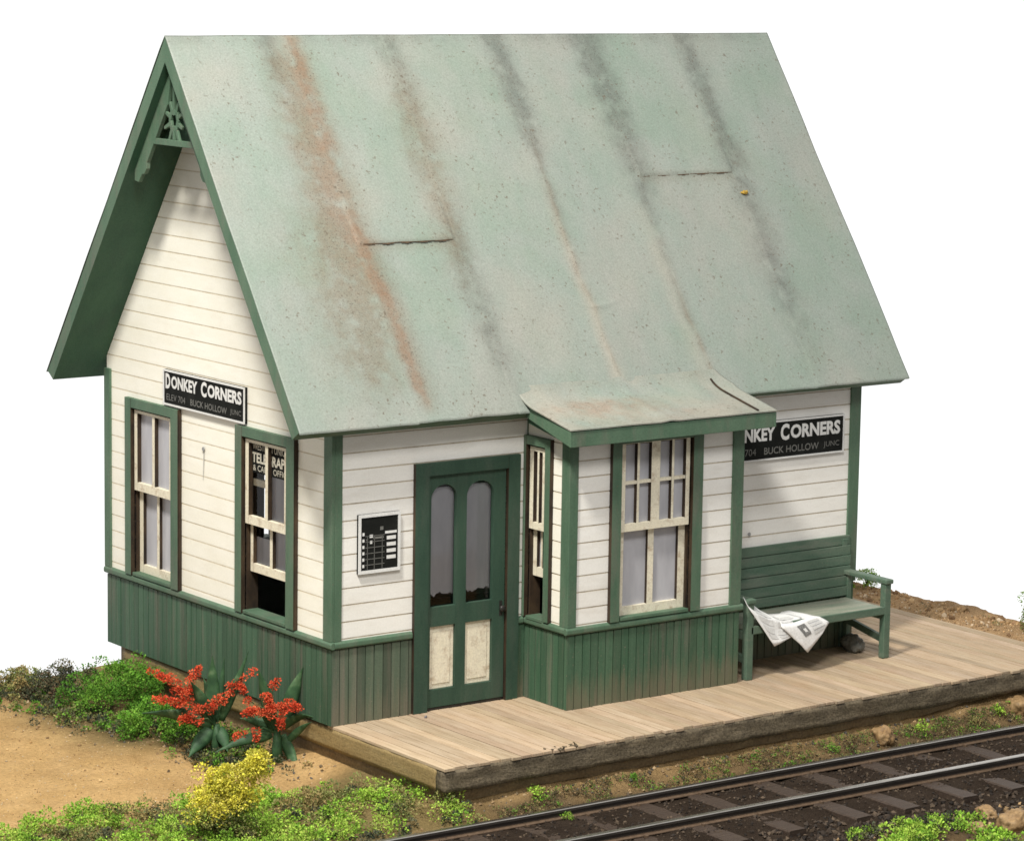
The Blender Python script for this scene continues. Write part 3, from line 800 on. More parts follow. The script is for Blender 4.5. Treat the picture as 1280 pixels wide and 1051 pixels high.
t = thing('telegraph_sign', 'dark telegraph office sign behind the upper panes of the raised window', 'sign', END.p(-1.16, 2.28, -.1))
MB().box(END, -1.52, -.80, 2.25, 2.565, -.0225, -.0205).build('board', M['black'], t)
l = MB(); n = -.0195
M['cream_ink'] = weathered('cream_lettering', (.55, .52, .43), (.68, .65, .54), (.38, .35, .28), bstr=.02)
text_mesh('WESTERN UNION', END, -1.49, -.82, 2.48, 2.55, n, l, 0, .01); text_mesh('TELEGRAPH', END, -1.50, -.81, 2.35, 2.455, n, l, 0, .03); text_mesh('& CABLE OFFICE', END, -1.48, -.82, 2.27, 2.33, n, l, 0, .0)
l.build('lettering', M['cream_ink'], t, recalc=False)

# ------------------------------------------------------------------ platform
PD, PX1 = 1.873, 8.37
plat = thing('wooden_platform', 'weathered wooden plank platform in front of the depot', 'platform', (4, -1, 0))
mb = MB(); x = .0; k = 0
while x < PX1 - .02:
    wd = random.choice((.115, .125, .135)); e = min(x + wd, PX1)
    c_ = random.uniform(.82, 1.1); c_ = (c_ * random.uniform(.98, 1.03), c_, c_ * random.uniform(.95, 1.02))
    yf = -PD - .006 + random.uniform(-.012, .016); z = random.uniform(-.004, .0)
    if random.random() < .18: yf += random.uniform(.01, .035)
    yb = .08 if x < L - .2 else 1.95 + random.uniform(-.01, .01)
    B_ = [Vector((x + .005, yf, z)), Vector((e - .005, yf, z)), Vector((e - .005, yb, z)), Vector((x + .005, yb, z))]
    lo = [v - Vector((0, 0, .030)) for v in B_]
    mb.add(B_ + lo, [(0, 1, 2, 3), (4, 7, 6, 5), (0, 4, 5, 1), (1, 5, 6, 2), (2, 6, 7, 3), (3, 7, 4, 0)], 0, c_)
    x = e; k += 1
mb.build('deck', M['deck'], plat, bevel=.004)
def rough_beam(x0, x1, y0, y1, z0, z1, mat, amp=.012, seg=.08):
    mb = MB(); B0 = mb
    mb.wbox(x0, x1, y0, y1, z0, z1)
    o = mb.build('beam', mat, plat)
    bm = bmesh.new(); bm.from_mesh(o.data)
    n_ = int(max(x1 - x0, y1 - y0) / seg)
    L_ = [e for e in bm.edges if e.calc_length() > .9]
    bmesh.ops.subdivide_edges(bm, edges=L_, cuts=min(n_, 90), use_grid_fill=True)
    sh = [e for e in bm.edges if .12 < e.calc_length() and abs(e.verts[0].co.z - e.verts[1].co.z) > .1]
    bmesh.ops.subdivide_edges(bm, edges=sh, cuts=4, use_grid_fill=True)
    bm.normal_update()
    for v in bm.verts:
        p = v.co + plat.location
        v.co += v.normal * (amp * noise.noise(Vector((p.x * 5, p.y * 5, p.z * 9))) + amp * .6 * noise.noise(Vector((p.x * 17, p.y * 17, p.z * 21))))
    bm.to_mesh(o.data); bm.free()
    o.data.polygons.foreach_set('use_smooth', [True] * len(o.data.polygons))
    return o
tag(rough_beam(.01, PX1, -PD, -PD + .13, -.235, -.031, M['stone_beam'], .016), 'dark rough timber along the front of the platform')
tag(rough_beam(.008, .12, -PD + .133, 4.1, -.235, -.034, M['side_beam'], .006), 'yellowish timber along the end of the platform')
tag(rough_beam(.06, PX1 - .02, -PD + .10, -PD + .24, -.62, -.238, M['found'], .012), 'sandy lower timber under the front beam')
tag(rough_beam(.07, .17, -PD + .25, 4.1, -.62, -.239, M['found'], .008), 'sandy lower timber under the end beam')
MB().wbox(.14, PX1 - .05, -PD + .3, .0, -.5, -.055).wbox(L + .02, PX1 - .05, .0, 1.9, -.5, -.055).build('joists', M['found'], plat)
# splintered bite out of the deck edge
mb = MB()
for k in range(15):
    a = 1.18 + random.random() * .42; y = -PD + random.uniform(-.02, .05)
    l_ = random.uniform(.02, .06); p = Vector((a, y, .002 + random.random() * .012)); q = p + Vector((random.uniform(-1, 1), random.uniform(-.4, .4), random.uniform(-.1, .25))).normalized() * l_
    mb.bar(p, q, random.uniform(.006, .016), random.uniform(.004, .01))
mb.build('splinters', M['stone_beam'], plat)

# ------------------------------------------------------------------ bench
bench = thing('bench', 'green slatted wooden bench on the platform below the station name board', 'bench', (5.6, -.35, 0))
bl, br = 4.585, 6.575
seat = MB()
for k in range(1): seat.wbox(bl + .045, br - .075, -.70, -.10, .505, .555)
M['bench'] = weathered('bench_green', (.075, .135, .092), (.115, .165, .118), (.20, .21, .17), (.4, 2, 2), 5, .6, 4, speck=(.2, .18, .14))
M['bench_seat'] = weathered('bench_seat_worn', (.19, .235, .175), (.31, .32, .25), (.40, .37, .30), (.4, 3, 2), 4, .7, 3)
seat.build('seat', M['bench_seat'], bench, bevel=.012)
MB().wbox(bl + .05, br - .08, -.725, -.701, .475, .56).build('seat_edge', M['bench'], bench, bevel=.008)
bk = MB(); zz = .575
for k in range(6):
    h = .108; y0 = -.055 - .0 * k + (.05 - k * .01)
    P = Basis((0, -.085 + .012 * k, 0), (1, 0, 0), (0, -1, 0))
    bk.box(P, bl + .03, br - .0 + random.uniform(-.01, .01), zz, zz + h - .007, -.02, .025); zz += h
bk.build('backrest', M['bench'], bench, bevel=.004)
for X in (bl + .12, br - .10): MB().wbox(X, X + .07, -.058, -.022, .0, 1.18).build('back_post', M['bench'], bench, bevel=.005)
for X in (bl, br - .085):
    MB().wbox(X, X + .085, -.725, -.645, .0, .80).build('leg', M['bench'], bench, bevel=.008)
    MB().wbox(X - .012, X + .10, -.745, -.06, .80, .85).build('armrest', M['bench'], bench, bevel=.012)
    MB().wbox(X + .02, X + .065, -.645, -.06, .41, .50).build('seat_bearer', M['bench'], bench, bevel=.005)
    MB().wbox(X + .015, X + .07, -.12, -.06, .0, .80).build('leg', M['bench'], bench, bevel=.006)
    MB().bar((X + .045, -.64, .20), (X + .045, -.12, .30), .045, .075).build('stretcher', M['bench'], bench, bevel=.005)

# newspaper draped over the arm and seat front
paper = thing('newspaper', 'open white newspaper draped over the front of the bench seat', 'newspaper', (5.1, -.7, .5))
def drape(name, rows, mats, th=.003, sub=5):
    """a sheet through rows of points, bilinearly refined"""
    mb = MB(); R = len(rows); Cn = len(rows[0])
    def P(a, b):
        i = min(int(a), R - 2); j = min(int(b), Cn - 2); f, g = a - i, b - j
        q = lambda x, y: Vector(rows[x][y])
        p = q(i, j) * (1 - f) * (1 - g) + q(i + 1, j) * f * (1 - g) + q(i, j + 1) * (1 - f) * g + q(i + 1, j + 1) * f * g
        return p + Vector((0, -.012, .008)) * noise.noise(p * 7)
    n1, n2 = (R - 1) * sub, (Cn - 1) * sub
    k = len(mb.v)
    for i in range(n1 + 1):
        for j in range(n2 + 1): mb.v.append(tuple(P(i / sub, j / sub)))
    for i in range(n1):
        for j in range(n2):
            mb.f.append((i * (n2 + 1) + j, (i + 1) * (n2 + 1) + j, (i + 1) * (n2 + 1) + j + 1, i * (n2 + 1) + j + 1)); mb.m.append(0); mb.c.append(None)
    o = mb.build(name, mats, paper, smooth=True, recalc=False)
    s = o.modifiers.new('thick', 'SOLIDIFY'); s.thickness = th
    return o, P
o1, P1 = drape('sheet', [[(4.535, -.70, .88), (4.78, -.58, .74), (5.05, -.47, .60), (5.36, -.42, .572)],
                         [(4.60, -.745, .74), (4.84, -.74, .62), (5.08, -.735, .575), (5.34, -.70, .578)],
                         [(4.75, -.765, .54), (4.88, -.775, .47), (5.02, -.772, .44), (5.16, -.765, .45)],
                         [(4.905, -.785, .335), (4.98, -.785, .355), (5.06, -.78, .38), (5.145, -.775, .405)]], M['paper'])
o2, P2 = drape('sheet', [[(5.02, -.72, .60), (5.15, -.55, .585), (5.32, -.40, .58), (5.46, -.38, .577)],
                         [(5.00, -.785, .53), (5.18, -.79, .53), (5.38, -.76, .555), (5.56, -.73, .565)],
                         [(5.14, -.80, .40), (5.28, -.81, .42), (5.46, -.795, .46), (5.66, -.775, .50)],
                         [(5.34, -.815, .225), (5.39, -.815, .27), (5.47, -.805, .33), (5.56, -.795, .40)]], M['paper'])
pm = MB(); pc = MB()
def patch(P, a0, a1, b0, b1, mi, n=6, off=-.004, pm=None):
    pm = pm or globals()['pm']
    for i in range(n):
        for j in range(n):
            g = lambda x, y: P(a0 + (a1 - a0) * x / n, b0 + (b1 - b0) * y / n) + Vector((0, off, .003))
            pm.quad(g(i, j), g(i + 1, j), g(i + 1, j + 1), g(i, j + 1), mi)
patch(P2, 1.15, 2.2, 1.0, 1.55, 0, pm=pc)
patch(P2, 1.55, 1.9, 1.2, 1.4, 2, 3, -.006, pm=pc)
pc.build('picture', [M['ink'], M['newsgrey'], M['white']], paper, recalc=False)
for k in range(4): patch(P2, 1.1 + k * .35, 1.35 + k * .35, 1.8, 2.7, 1, 4)
for k in range(4): patch(P1, .5 + k * .55, .9 + k * .55, .4, 1.3, 1, 4); patch(P1, .6 + k * .55, .95 + k * .55, 1.6, 2.6, 1, 4)
pm.build('print', [M['ink'], M['newsgrey'], M['white']], paper, recalc=False)

# ------------------------------------------------------------------ ground
def sm(a, b, x): t = clampf((x - a) / (b - a)); return t * t * (3 - 2 * t)
def gz(x, y):
    z = -.49
    z += .10 * sm(3.2, 4.3, y) * sm(.8, -.3, x)                       # bank at the far left
    z += .05 * sm(-2.5, -5, x)
    z -= .026 * sm(-1.9, -2.3, y)                                      # down to the track bed
    z += .05 * sm(-3.9, -4.6, y)
    z += .10 * sm(5.5, 7.5, x) * sm(-2.1, -1.7, y)
    z += .10 * sm(-2.22, -1.86, y) * sm(-.3, .3, x)                    # dirt heaped against the platform
    z += .07 * sm(-.7, .0, x) * sm(-2.0, -1.6, y) * sm(1.2, .4, y)
    z -= .045 * sm(-3.45, -3.65, y) * sm(-4.5, -4.1, y)
    r = sm(8.25, 8.5, x) * sm(-2.6, -1.4, y)
    z = z * (1 - r) + (-.035) * r                                     # dirt level with the deck at the right
    inn = 1 - sm(-.1, .15, x) * sm(8.3, 8.1, x) * sm(-1.85, -1.6, y)
    a = noise.noise(Vector((x * 1.1, y * 1.1, 0))) * .035 + noise.noise(Vector((x * 4, y * 4, 2))) * .018 + noise.noise(Vector((x * 13, y * 13, 4))) * .010
    if r > .3: a *= 1.9
    if -4.0 < y < -2.1: a *= .8
    return z + a * inn + (.012 * noise.noise(Vector((x * 23, y * 23, 6))) * inn)
XL, XR, YB, YF = -6.2, 9.55, 5.0, -8.6
def ground():
    nx, ny = 330, 290
    vs = []; cols = []
    for j in range(ny + 1):
        for i in range(nx + 1):
            s, t = i / nx, j / ny
            yb = YB + .25 * noise.noise(Vector((s * 9, 0, 5))) - .5 * sm(-1.5, -6, XL + (XR - XL) * s) - 1.9 * sm(6, 9, XL + (XR - XL) * s)
            y = YF + (yb - YF) * t
            xr = XR + .25 * noise.noise(Vector((0, t * 10, 8))) - .35 * sm(1, 3, y)
            x = XL + (xr - XL) * s
            z = gz(x, y)
            e = min(s, 1 - s, t, 1 - t)
            vs.append((x, y, z - .10 * sm(.02, 0, e)))
            n1 = noise.noise(Vector((x * 1.3, y * 1.3, 11))); n2 = noise.noise(Vector((x * 3.3, y * 3.3, 21)))
            sand = Vector((.72, .475, .215)) * (1 + .12 * n1) + Vector((.05, .04, .03)) * n2
            bal = Vector((.052, .038, .028)) * (1 + .35 * n2)
            dirt = Vector((.56, .37, .20)) * (1 + .2 * n2)
            foot = Vector((.34, .23, .11)) * (1 + .3 * n2)
            k = sm(-2.02 + .1 * n2, -2.3 + .1 * n2, y) * sm(-5.3 + .3 * n1, -4.3 + .3 * n1, y)
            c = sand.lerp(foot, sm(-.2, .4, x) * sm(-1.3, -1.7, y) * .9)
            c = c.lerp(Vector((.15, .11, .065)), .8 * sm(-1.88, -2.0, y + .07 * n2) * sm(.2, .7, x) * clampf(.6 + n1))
            c = c.lerp(dirt, sm(8.1, 8.5, x))
            c = c.lerp(bal, k)
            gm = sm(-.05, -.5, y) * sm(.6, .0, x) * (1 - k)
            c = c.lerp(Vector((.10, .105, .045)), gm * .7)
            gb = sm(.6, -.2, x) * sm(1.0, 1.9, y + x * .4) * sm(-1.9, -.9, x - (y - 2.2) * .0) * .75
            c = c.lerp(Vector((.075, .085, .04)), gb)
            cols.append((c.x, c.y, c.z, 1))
    fs = []
    ix = lambda i, j: j * (nx + 1) + i
    for j in range(ny):
        for i in range(nx): fs.append((ix(i, j), ix(i + 1, j), ix(i + 1, j + 1), ix(i, j + 1)))
    ring = [ix(i, 0) for i in range(nx)] + [ix(nx, j) for j in range(ny)] + [ix(i, ny) for i in range(nx, 0, -1)] + [ix(0, j) for j in range(ny, 0, -1)]
    base = len(vs)
    for r in ring: vs.append((vs[r][0], vs[r][1], -1.3)); cols.append((.3, .2, .1, 1))
    n = len(ring)
    for k in range(n): fs.append((ring[(k + 1) % n], ring[k], base + k, base + (k + 1) % n))
    fs.append(tuple(base + k for k in range(n))[::-1])
    me = bpy.data.meshes.new('ground'); me.from_pydata(vs, [], fs)
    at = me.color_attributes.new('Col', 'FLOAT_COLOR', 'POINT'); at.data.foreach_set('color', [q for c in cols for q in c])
    me.materials.append(M['ground']); me.polygons.foreach_set('use_smooth', [True] * (nx * ny) + [False] * (n + 1)); me.update()
    o = bpy.data.objects.new('ground', me); COL.objects.link(o)
    return tag(o, 'sandy ground around the depot and the track', 'ground', kind='structure')
ground()

# ------------------------------------------------------------------ track
def rail1(x): return -2.300 - .0145 * (x)
def rail2(x): return -3.145 - .0185 * (x)
RT = -.42
M['spike'] = weathered('rusty_iron', (.09, .06, .038), (.15, .10, .065), (.05, .03, .02), (1, 1, 1), 20)
def rail(fn, label):
    prof = [(-.058, -.088), (.058, -.088), (.058, -.080), (.011, -.068), (.011, -.034), (.033, -.028), (.033, -.006), (.025, 0), (-.025, 0), (-.033, -.006), (-.033, -.028), (-.011, -.034), (-.011, -.068), (-.058, -.080)]
    xs = [-4.5 + k * .5 for k in range(28)]; mb = MB(); n = len(prof)
    for x in xs:
        for a, b in prof: mb.v.append((x, fn(x) + a, RT + b + .003 * noise.noise(Vector((x * .7, fn(0), 0)))))
    for i in range(len(xs) - 1):
        for k in range(n):
            mb.f.append((i * n + k, (i + 1) * n + k, (i + 1) * n + (k + 1) % n, i * n + (k + 1) % n)); mb.m.append(1 if k in (6, 7, 8) else 2 if k in (2, 12, 13, 1) else 0); mb.c.append(None)
    mb.f.append(tuple(range(n))); mb.m.append(0); mb.c.append(None); mb.f.append(tuple((len(xs) - 1) * n + k for k in range(n))); mb.m.append(0); mb.c.append(None)
    o = mb.build('rail', [M['rail'], M['rail_head'], M['spike']])
    return tag(o, label, 'rail', 'rails of the track')
rail(rail1, 'dark steel rail with polished top, the one nearer the platform')
rail(rail2, 'dark steel rail with polished top, the one farther from the platform')
def tie_mesh(seed):
    random.seed(seed)
    mb = MB(); hl = .93; n = 14; w = .105
    for k in range(n + 1):
        y = -hl + 2 * hl * k / n
        for (a, b) in ((-w, -.16), (w, -.16), (w, -.012), (w - .014, 0), (-w + .014, 0), (-w, -.012)):
            mb.v.append((a + random.uniform(-.004, .004), y, b + random.uniform(-.004, .004)))
    for i in range(n):
        for k in range(6): mb.f.append((i * 6 + k, i * 6 + (k + 1) % 6, (i + 1) * 6 + (k + 1) % 6, (i + 1) * 6 + k)); mb.m.append(0); mb.c.append(None)
    mb.f.append(tuple(range(6))); mb.f.append(tuple(n * 6 + k for k in range(6))); mb.m += [0, 0]; mb.c += [None, None]
    return mb
TX = [-1.32, -.68, -.05, .60, 1.25, 1.90, 2.57, 3.37, 3.97, 4.73, 5.37, 6.02, 6.66, 7.3]
for i, x in enumerate(TX):
    yc = -2.86 - .017 * x
    t = thing('railway_tie', 'dark brown wooden tie lying under the two rails', 'railway tie', (x, yc, -.506 + random.uniform(-.006, .004)), 'ties of the track')
    t.rotation_euler = (0, random.uniform(-.02, .02), random.uniform(-.02, .02))
    tm = tie_mesh(i)
    me_p = MB(); me_p.v = [(a + x, b + yc, c + t.location.z) for a, b, c in tm.v]; me_p.f, me_p.m, me_p.c = tm.f, tm.m, tm.c
    me_p.build('timber', M['tie'], t)
    for fn in (rail1, rail2):
        for s in (-1, 1):
            yy = fn(x) + s * .072; dx = random.uniform(-.04, .04)
            zt_ = t.location.z
            MB().wbox(x + dx - .016, x + dx + .016, yy - .02, yy + .02, zt_ - .02, zt_ + .022).build('spike', M['spike'], t, bevel=.006)
random.seed(11)

# ------------------------------------------------------------------ vegetation and stones
ICO_V = [(0, 0, -1), (.72, -.53, -.45), (-.28, -.85, -.45), (-.89, 0, -.45), (-.28, .85, -.45), (.72, .53, -.45), (.28, -.85, .45), (-.72, -.53, .45), (-.72, .53, .45), (.28, .85, .45), (.89, 0, .45), (0, 0, 1)]
ICO_F = [(0, 1, 2), (1, 0, 5), (0, 2, 3), (0, 3, 4), (0, 4, 5), (1, 5, 10), (2, 1, 6), (3, 2, 7), (4, 3, 8), (5, 4, 9), (1, 10, 6), (2, 6, 7), (3, 7, 8), (4, 8, 9), (5, 9, 10), (6, 10, 11), (7, 6, 11), (8, 7, 11), (9, 8, 11), (10, 9, 11)]
OCT_V = [(1, 0, 0), (-1, 0, 0), (0, 1, 0), (0, -1, 0), (0, 0, 1), (0, 0, -1)]
OCT_F = [(0, 2, 4), (2, 1, 4), (1, 3, 4), (3, 0, 4), (2, 0, 5), (1, 2, 5), (3, 1, 5), (0, 3, 5)]
def rot(): 
    from mathutils import Euler
    return Euler((random.uniform(0, 6.3), random.uniform(0, 6.3), random.uniform(0, 6.3))).to_matrix()
def crumb(mb, p, s, col, V=OCT_V, Fc=OCT_F, flat=1.):
    R = rot(); sc = Vector((s * random.uniform(.6, 1.2), s * random.uniform(.6, 1.2), s * random.uniform(.6, 1.2)))
    pts = []
    for v in V:
        q = R @ Vector((v[0] * sc.x, v[1] * sc.y, v[2] * sc.z)) * random.uniform(.75, 1.2); q.z *= flat
        pts.append(p + q)
    mb.add(pts, Fc, 0, col)
def leaflet(mb, p, d, s, col):
    d = d.normalized(); r = d.orthogonal().normalized(); r.rotate(Matrix.Rotation(random.uniform(0, 6.3), 3, d)); n = d.cross(r)
    w = s * random.uniform(.28, .45)
    mb.add([p, p + d * s * .5 + r * w + n * s * .1, p + d * s, p + d * s * .5 - r * w + n * s * .1], [(0, 1, 2, 3)], 0, col)
def pick(pal):
    c = Vector(random.choice(pal)); k = random.uniform(.7, 1.25)
    return tuple(clampf(x * k) for x in c)
G_BRIGHT = [(.30, .53, .05), (.38, .57, .075), (.21, .42, .04), (.45, .58, .10), (.14, .29, .03)]
G_DEEP = [(.07, .21, .018), (.11, .29, .025), (.16, .36, .035), (.05, .14, .015), (.20, .38, .05)]
G_OLIVE = [(.16, .20, .06), (.24, .27, .08), (.09, .12, .045), (.30, .28, .10), (.35, .24, .10)]
G_GREY = [(.05, .065, .04), (.075, .09, .055), (.035, .045, .032), (.10, .11, .055), (.16, .15, .08)]
G_LITTER = [(.09, .075, .045), (.16, .12, .065), (.055, .045, .032), (.26, .17, .08), (.13, .125, .055)]
G_YELLOW = [(.72, .64, .06), (.80, .72, .09), (.62, .58, .06), (.82, .72, .20), (.46, .48, .06)]
TUFTS = []
def tuft(mb, p, r, pal, n=26, s=None):
    """a little sponge of leaf crumbs"""
    s = s or r * .5
    base = Vector(random.choice(pal))
    for _ in range(n):
        d = Vector((random.gauss(0, 1), random.gauss(0, 1), random.gauss(.35, 1))).normalized()
        q = p + d * r * random.uniform(.35, 1.05)
        c = base.lerp(Vector(random.choice(pal)), .35) * random.uniform(.75, 1.2)
        leaflet(mb, q, (d + Vector((random.gauss(0, .6), random.gauss(0, .6), random.gauss(.2, .6)))), s * random.uniform(.7, 1.3), tuple(c))
def lump(mb, p, r, pal, n=120, sz=.024, up=.3):
    """a rounded sponge-like lump: crumbs of leaf on a ball"""
    base = Vector(random.choice(pal)) * random.uniform(.8, 1.2); sd = random.random() * 40
    for _ in range(n):
        d = Vector((random.gauss(0, 1), random.gauss(0, 1), random.gauss(up, 1))).normalized()
        k = 1 + .35 * noise.noise(d * 2.2 + Vector((sd, 0, 0)))
        q = p + d * r * k * random.uniform(.72, 1.08)
        c = base.lerp(Vector(random.choice(pal)), .4) * random.uniform(.75, 1.25)
        leaflet(mb, q, d + Vector((random.gauss(0, .55), random.gauss(0, .55), random.gauss(.15, .55))), sz * random.choice((.65, .85, 1., 1.2, 1.45)), tuple(clampf(x) for x in c))
def bush(name, label, cat, c, rad, n, pal, r=.085, group=None, low=None, lobes=()):
    """a shrub: short woody stem with a crown of many rounded lumps"""
    c = Vector(c); base = gz(c.x, c.y)
    t = thing(name, label, cat, (c.x, c.y, base), group)
    mb = MB(); seed = random.random() * 50
    for (ox, oy, oz, k_) in ((0, 0, 0, 1.),) + tuple(lobes):
        for _ in range(int(n * k_)):
            d = Vector((random.gauss(0, 1), random.gauss(0, 1), random.gauss(.25, 1))).normalized()
            k = 1 + .45 * noise.noise(d * 1.9 + Vector((seed, ox, oz)))
            rr = (random.random() ** .28) * k * k_ ** .4
            q = Vector((c.x + ox + d.x * rad[0] * rr, c.y + oy + d.y * rad[1] * rr, base + oz + rad[2] * .7 + d.z * rad[2] * rr))
            if q.z < gz(q.x, q.y) - .02: continue
            p_ = pal
            if low and (q.z - base) < rad[2] * (.7 + .6 * noise.noise(q * 4)): p_ = low
            lump(mb, q, r * random.uniform(.6, 1.15), p_, 130, .020)
    mb.build('crown', M['foliage'], t, recalc=False)
    st = MB(); p0 = Vector((c.x, c.y, base - .03))
    st.tube([p0, p0 + Vector((0, 0, rad[2] * .5)), p0 + Vector((.02, 0, rad[2] * 1.1))], [.022, .016, .008], 6)
    st.build('stem', M['burnt'], t)
    return t
bush('shrub', 'bright green leafy shrub against the back end of the gable wall', 'shrub', (-.50, 3.42, 0), (.62, .45, .26), 95, G_DEEP, .10)
bush('shrub', 'low fresh green shrub just left of the red flowering plant', 'shrub', (-.62, 2.16, 0), (.46, .36, .19), 60, G_DEEP, .085)
bush('shrub', 'dark grey green shrub with rusty tips behind the sandy lot', 'shrub', (-.80, 4.0, 0), (.36, .26, .17), 46, G_GREY + [(.22, .12, .07)], .085)
bush('shrub', 'small straw and olive shrub at the far left edge of the lot', 'shrub', (-1.12, 4.30, 0), (.36, .24, .12), 40, G_OLIVE, .075)
bush('yellow_bush', 'yellow blossoming bush in front of the agave plants', 'bush', (-2.02, -1.24, 0), (.23, .22, .40), 80, G_YELLOW, .08, low=G_OLIVE + G_BRIGHT[:2], lobes=((.25, -.18, .32, .30), (.14, -.1, .04, .5)))
bush('shrub', 'olive green shrub on the dirt beyond the right end of the platform', 'shrub', (9.02, -.56, 0), (.30, .26, .24), 40, G_OLIVE + G_DEEP[:3], .085)
bush('shrub', 'light green leafy sprig on the dirt behind the bench arm', 'shrub', (8.95, 2.22, 0), (.13, .13, .12), 9, G_BRIGHT, .065)
bush('shrub', 'small mossy green shrub seen under the bench arm', 'shrub', (8.70, 2.40, 0), (.26, .22, .08), 18, G_BRIGHT, .065)
W_ = [(1.03, -1.97, .085, G_BRIGHT, 'bright green weed tuft at the foot of the platform corner beam'),
      (1.02, -2.42, .045, G_BRIGHT, 'tiny green weed sprouting between the two rails'),
      (2.15, -1.98, .05, G_DEEP, 'small dark green weed beside the rail below the bay'),
      (4.62, -2.06, .06, G_DEEP, 'green weed left of the tan boulder by the rail'),
      (5.85, -2.02, .075, G_BRIGHT, 'leafy green weed right of the tan boulder by the rail'),
      (6.55, -2.05, .06, G_OLIVE, 'olive weed near the right end of the track verge'),
      (7.0, -1.98, .08, G_BRIGHT, 'yellow green weed clump beside the rusty boulder')]
for x, y, r, pal, lab in W_:
    t = tag(MB().build('weed', M['foliage']), lab, 'weed', 'weeds along the track') if False else None
    mb = MB(); z = gz(x, y)
    for k in range(9): tuft(mb, Vector((x + random.gauss(0, r * .6), y + random.gauss(0, r * .6), z + r * random.uniform(.2, 1.2))), r * .55, pal, 22)
    tag(mb.build('weed', M['foliage'], recalc=False), lab, 'weed', 'weeds along the track')

# ground cover: moss and crumbs nobody could count
mb = MB()
UP = [(-6, .6), (-3.6, -.12), (-3.0, .02), (-2.6, .18), (-2.2, -.02), (-1.75, -.15), (-1.2, -.28), (-.8, -.30), (-.25, -.62), (.0, -1.10), (.16, -1.50), (.22, -1.85), (.28, -2.05), (.32, -2.12)]
def up(x):
    for (a, b), (c_, d_) in zip(UP, UP[1:]):
        if a <= x <= c_: return b + (d_ - b) * (x - a) / (c_ - a)
    return -9
cnt = 0
while cnt < 640:
    x = random.uniform(-4.0, .75); y = random.uniform(-2.15, .3)
    u = up(x) + .1 * noise.noise(Vector((x * 4, y * 4, 0)))
    if y > u: continue
    f = noise.noise(Vector((x * 1.7, y * 1.7, 31)))
    mot = noise.noise(Vector((x * 4, y * 4, 3)))
    pal = G_BRIGHT if f > -.2 else G_OLIVE
    r = random.uniform(.05, .105)
    if mot < -.28: pal = G_GREY; r *= .6
    if x > -.8 and f > .0 and random.random() < .6: pal = G_BRIGHT[:2] + G_OLIVE
    if y < -1.9 and random.random() < .7: pal = G_GREY; r *= .5
    lump(mb, Vector((x, y, gz(x, y) + r * random.uniform(.1, .9))), r, pal, int(50 + 1000 * r), .0195); cnt += 1
tag(mb.build('moss', M['foliage'], recalc=False), 'bright green moss covering the ground in front', 'moss', kind='stuff')
mb = MB()
for k_ in range(640):     # darker undergrowth in front of the footing on the left
    t_ = random.random(); x = -1.30 + 1.35 * t_ + random.gauss(0, .20); y = 4.3 - 3.5 * t_ + random.gauss(0, .2)
    if k_ < 150: x = random.uniform(-.34, -.02); y = random.uniform(1.2, 3.4)
    if k_ > 470: x = -.60 + random.gauss(0, .20); y = .92 + random.gauss(0, .28)
    if x > -.06: continue
    if x < -1.6 or (x < -.95 and y < 2.2): continue
    pal = random.choice((G_GREY, G_GREY, G_OLIVE, G_DEEP) if k_ >= 150 else (G_DEEP, G_GREY, G_DEEP)); r = random.uniform(.03, .07) * (1.4 if k_ < 150 else 1)
    lump(mb, Vector((x, y, gz(x, y) + r * random.uniform(0, .9))), r, pal, 60, .022)
tag(mb.build('undergrowth', M['foliage'], recalc=False), 'dark mixed undergrowth along the foot of the gable wall', 'undergrowth', kind='stuff')
mb = MB()
for _ in range(2600):     # weeds and turf strewn along the verge between platform and track
    x = random.uniform(.5, 7.6); y = random.uniform(-2.24, -1.9)
    k = noise.noise(Vector((x * 2.2, y * 5, 17)))
    if k < -.30 + (.2 if x < 2.6 else 0): continue
    tuft(mb, Vector((x, y, gz(x, y) + random.random() * .03)), random.uniform(.015, .038), random.choice((G_OLIVE, G_LITTER, G_LITTER, G_LITTER, G_DEEP)), 14)
for _ in range(900):      # bright turf bottom right, near side of the track
    x = random.uniform(2.6, 4.6); y = random.uniform(-5.6, -4.35)
    if noise.noise(Vector((x * 1.6 + 3, y * 2, 27))) < -.05 or x > 3.95 + .2 * noise.noise(Vector((y * 4, 0, 0))): continue
    if random.random() < .35: r = random.uniform(.04, .085); lump(mb, Vector((x, y, gz(x, y) + r * random.random() * .8)), r, G_BRIGHT if random.random() < .85 else G_GREY, int(40 + 600 * r), .023)
for _ in range(260):      # crumbs on the dirt at the right
    x = random.uniform(8.45, 9.15); y = random.uniform(-1.2, 2.6)
    if noise.noise(Vector((x * 2, y * 2, 37))) < .18: continue
    tuft(mb, Vector((x, y, gz(x, y) + .01)), random.uniform(.015, .03), random.choice((G_OLIVE, G_GREY)), 12)
tag(mb.build('turf', M['foliage'], recalc=False), 'scattered weeds and turf along the track verge', 'turf', kind='stuff')

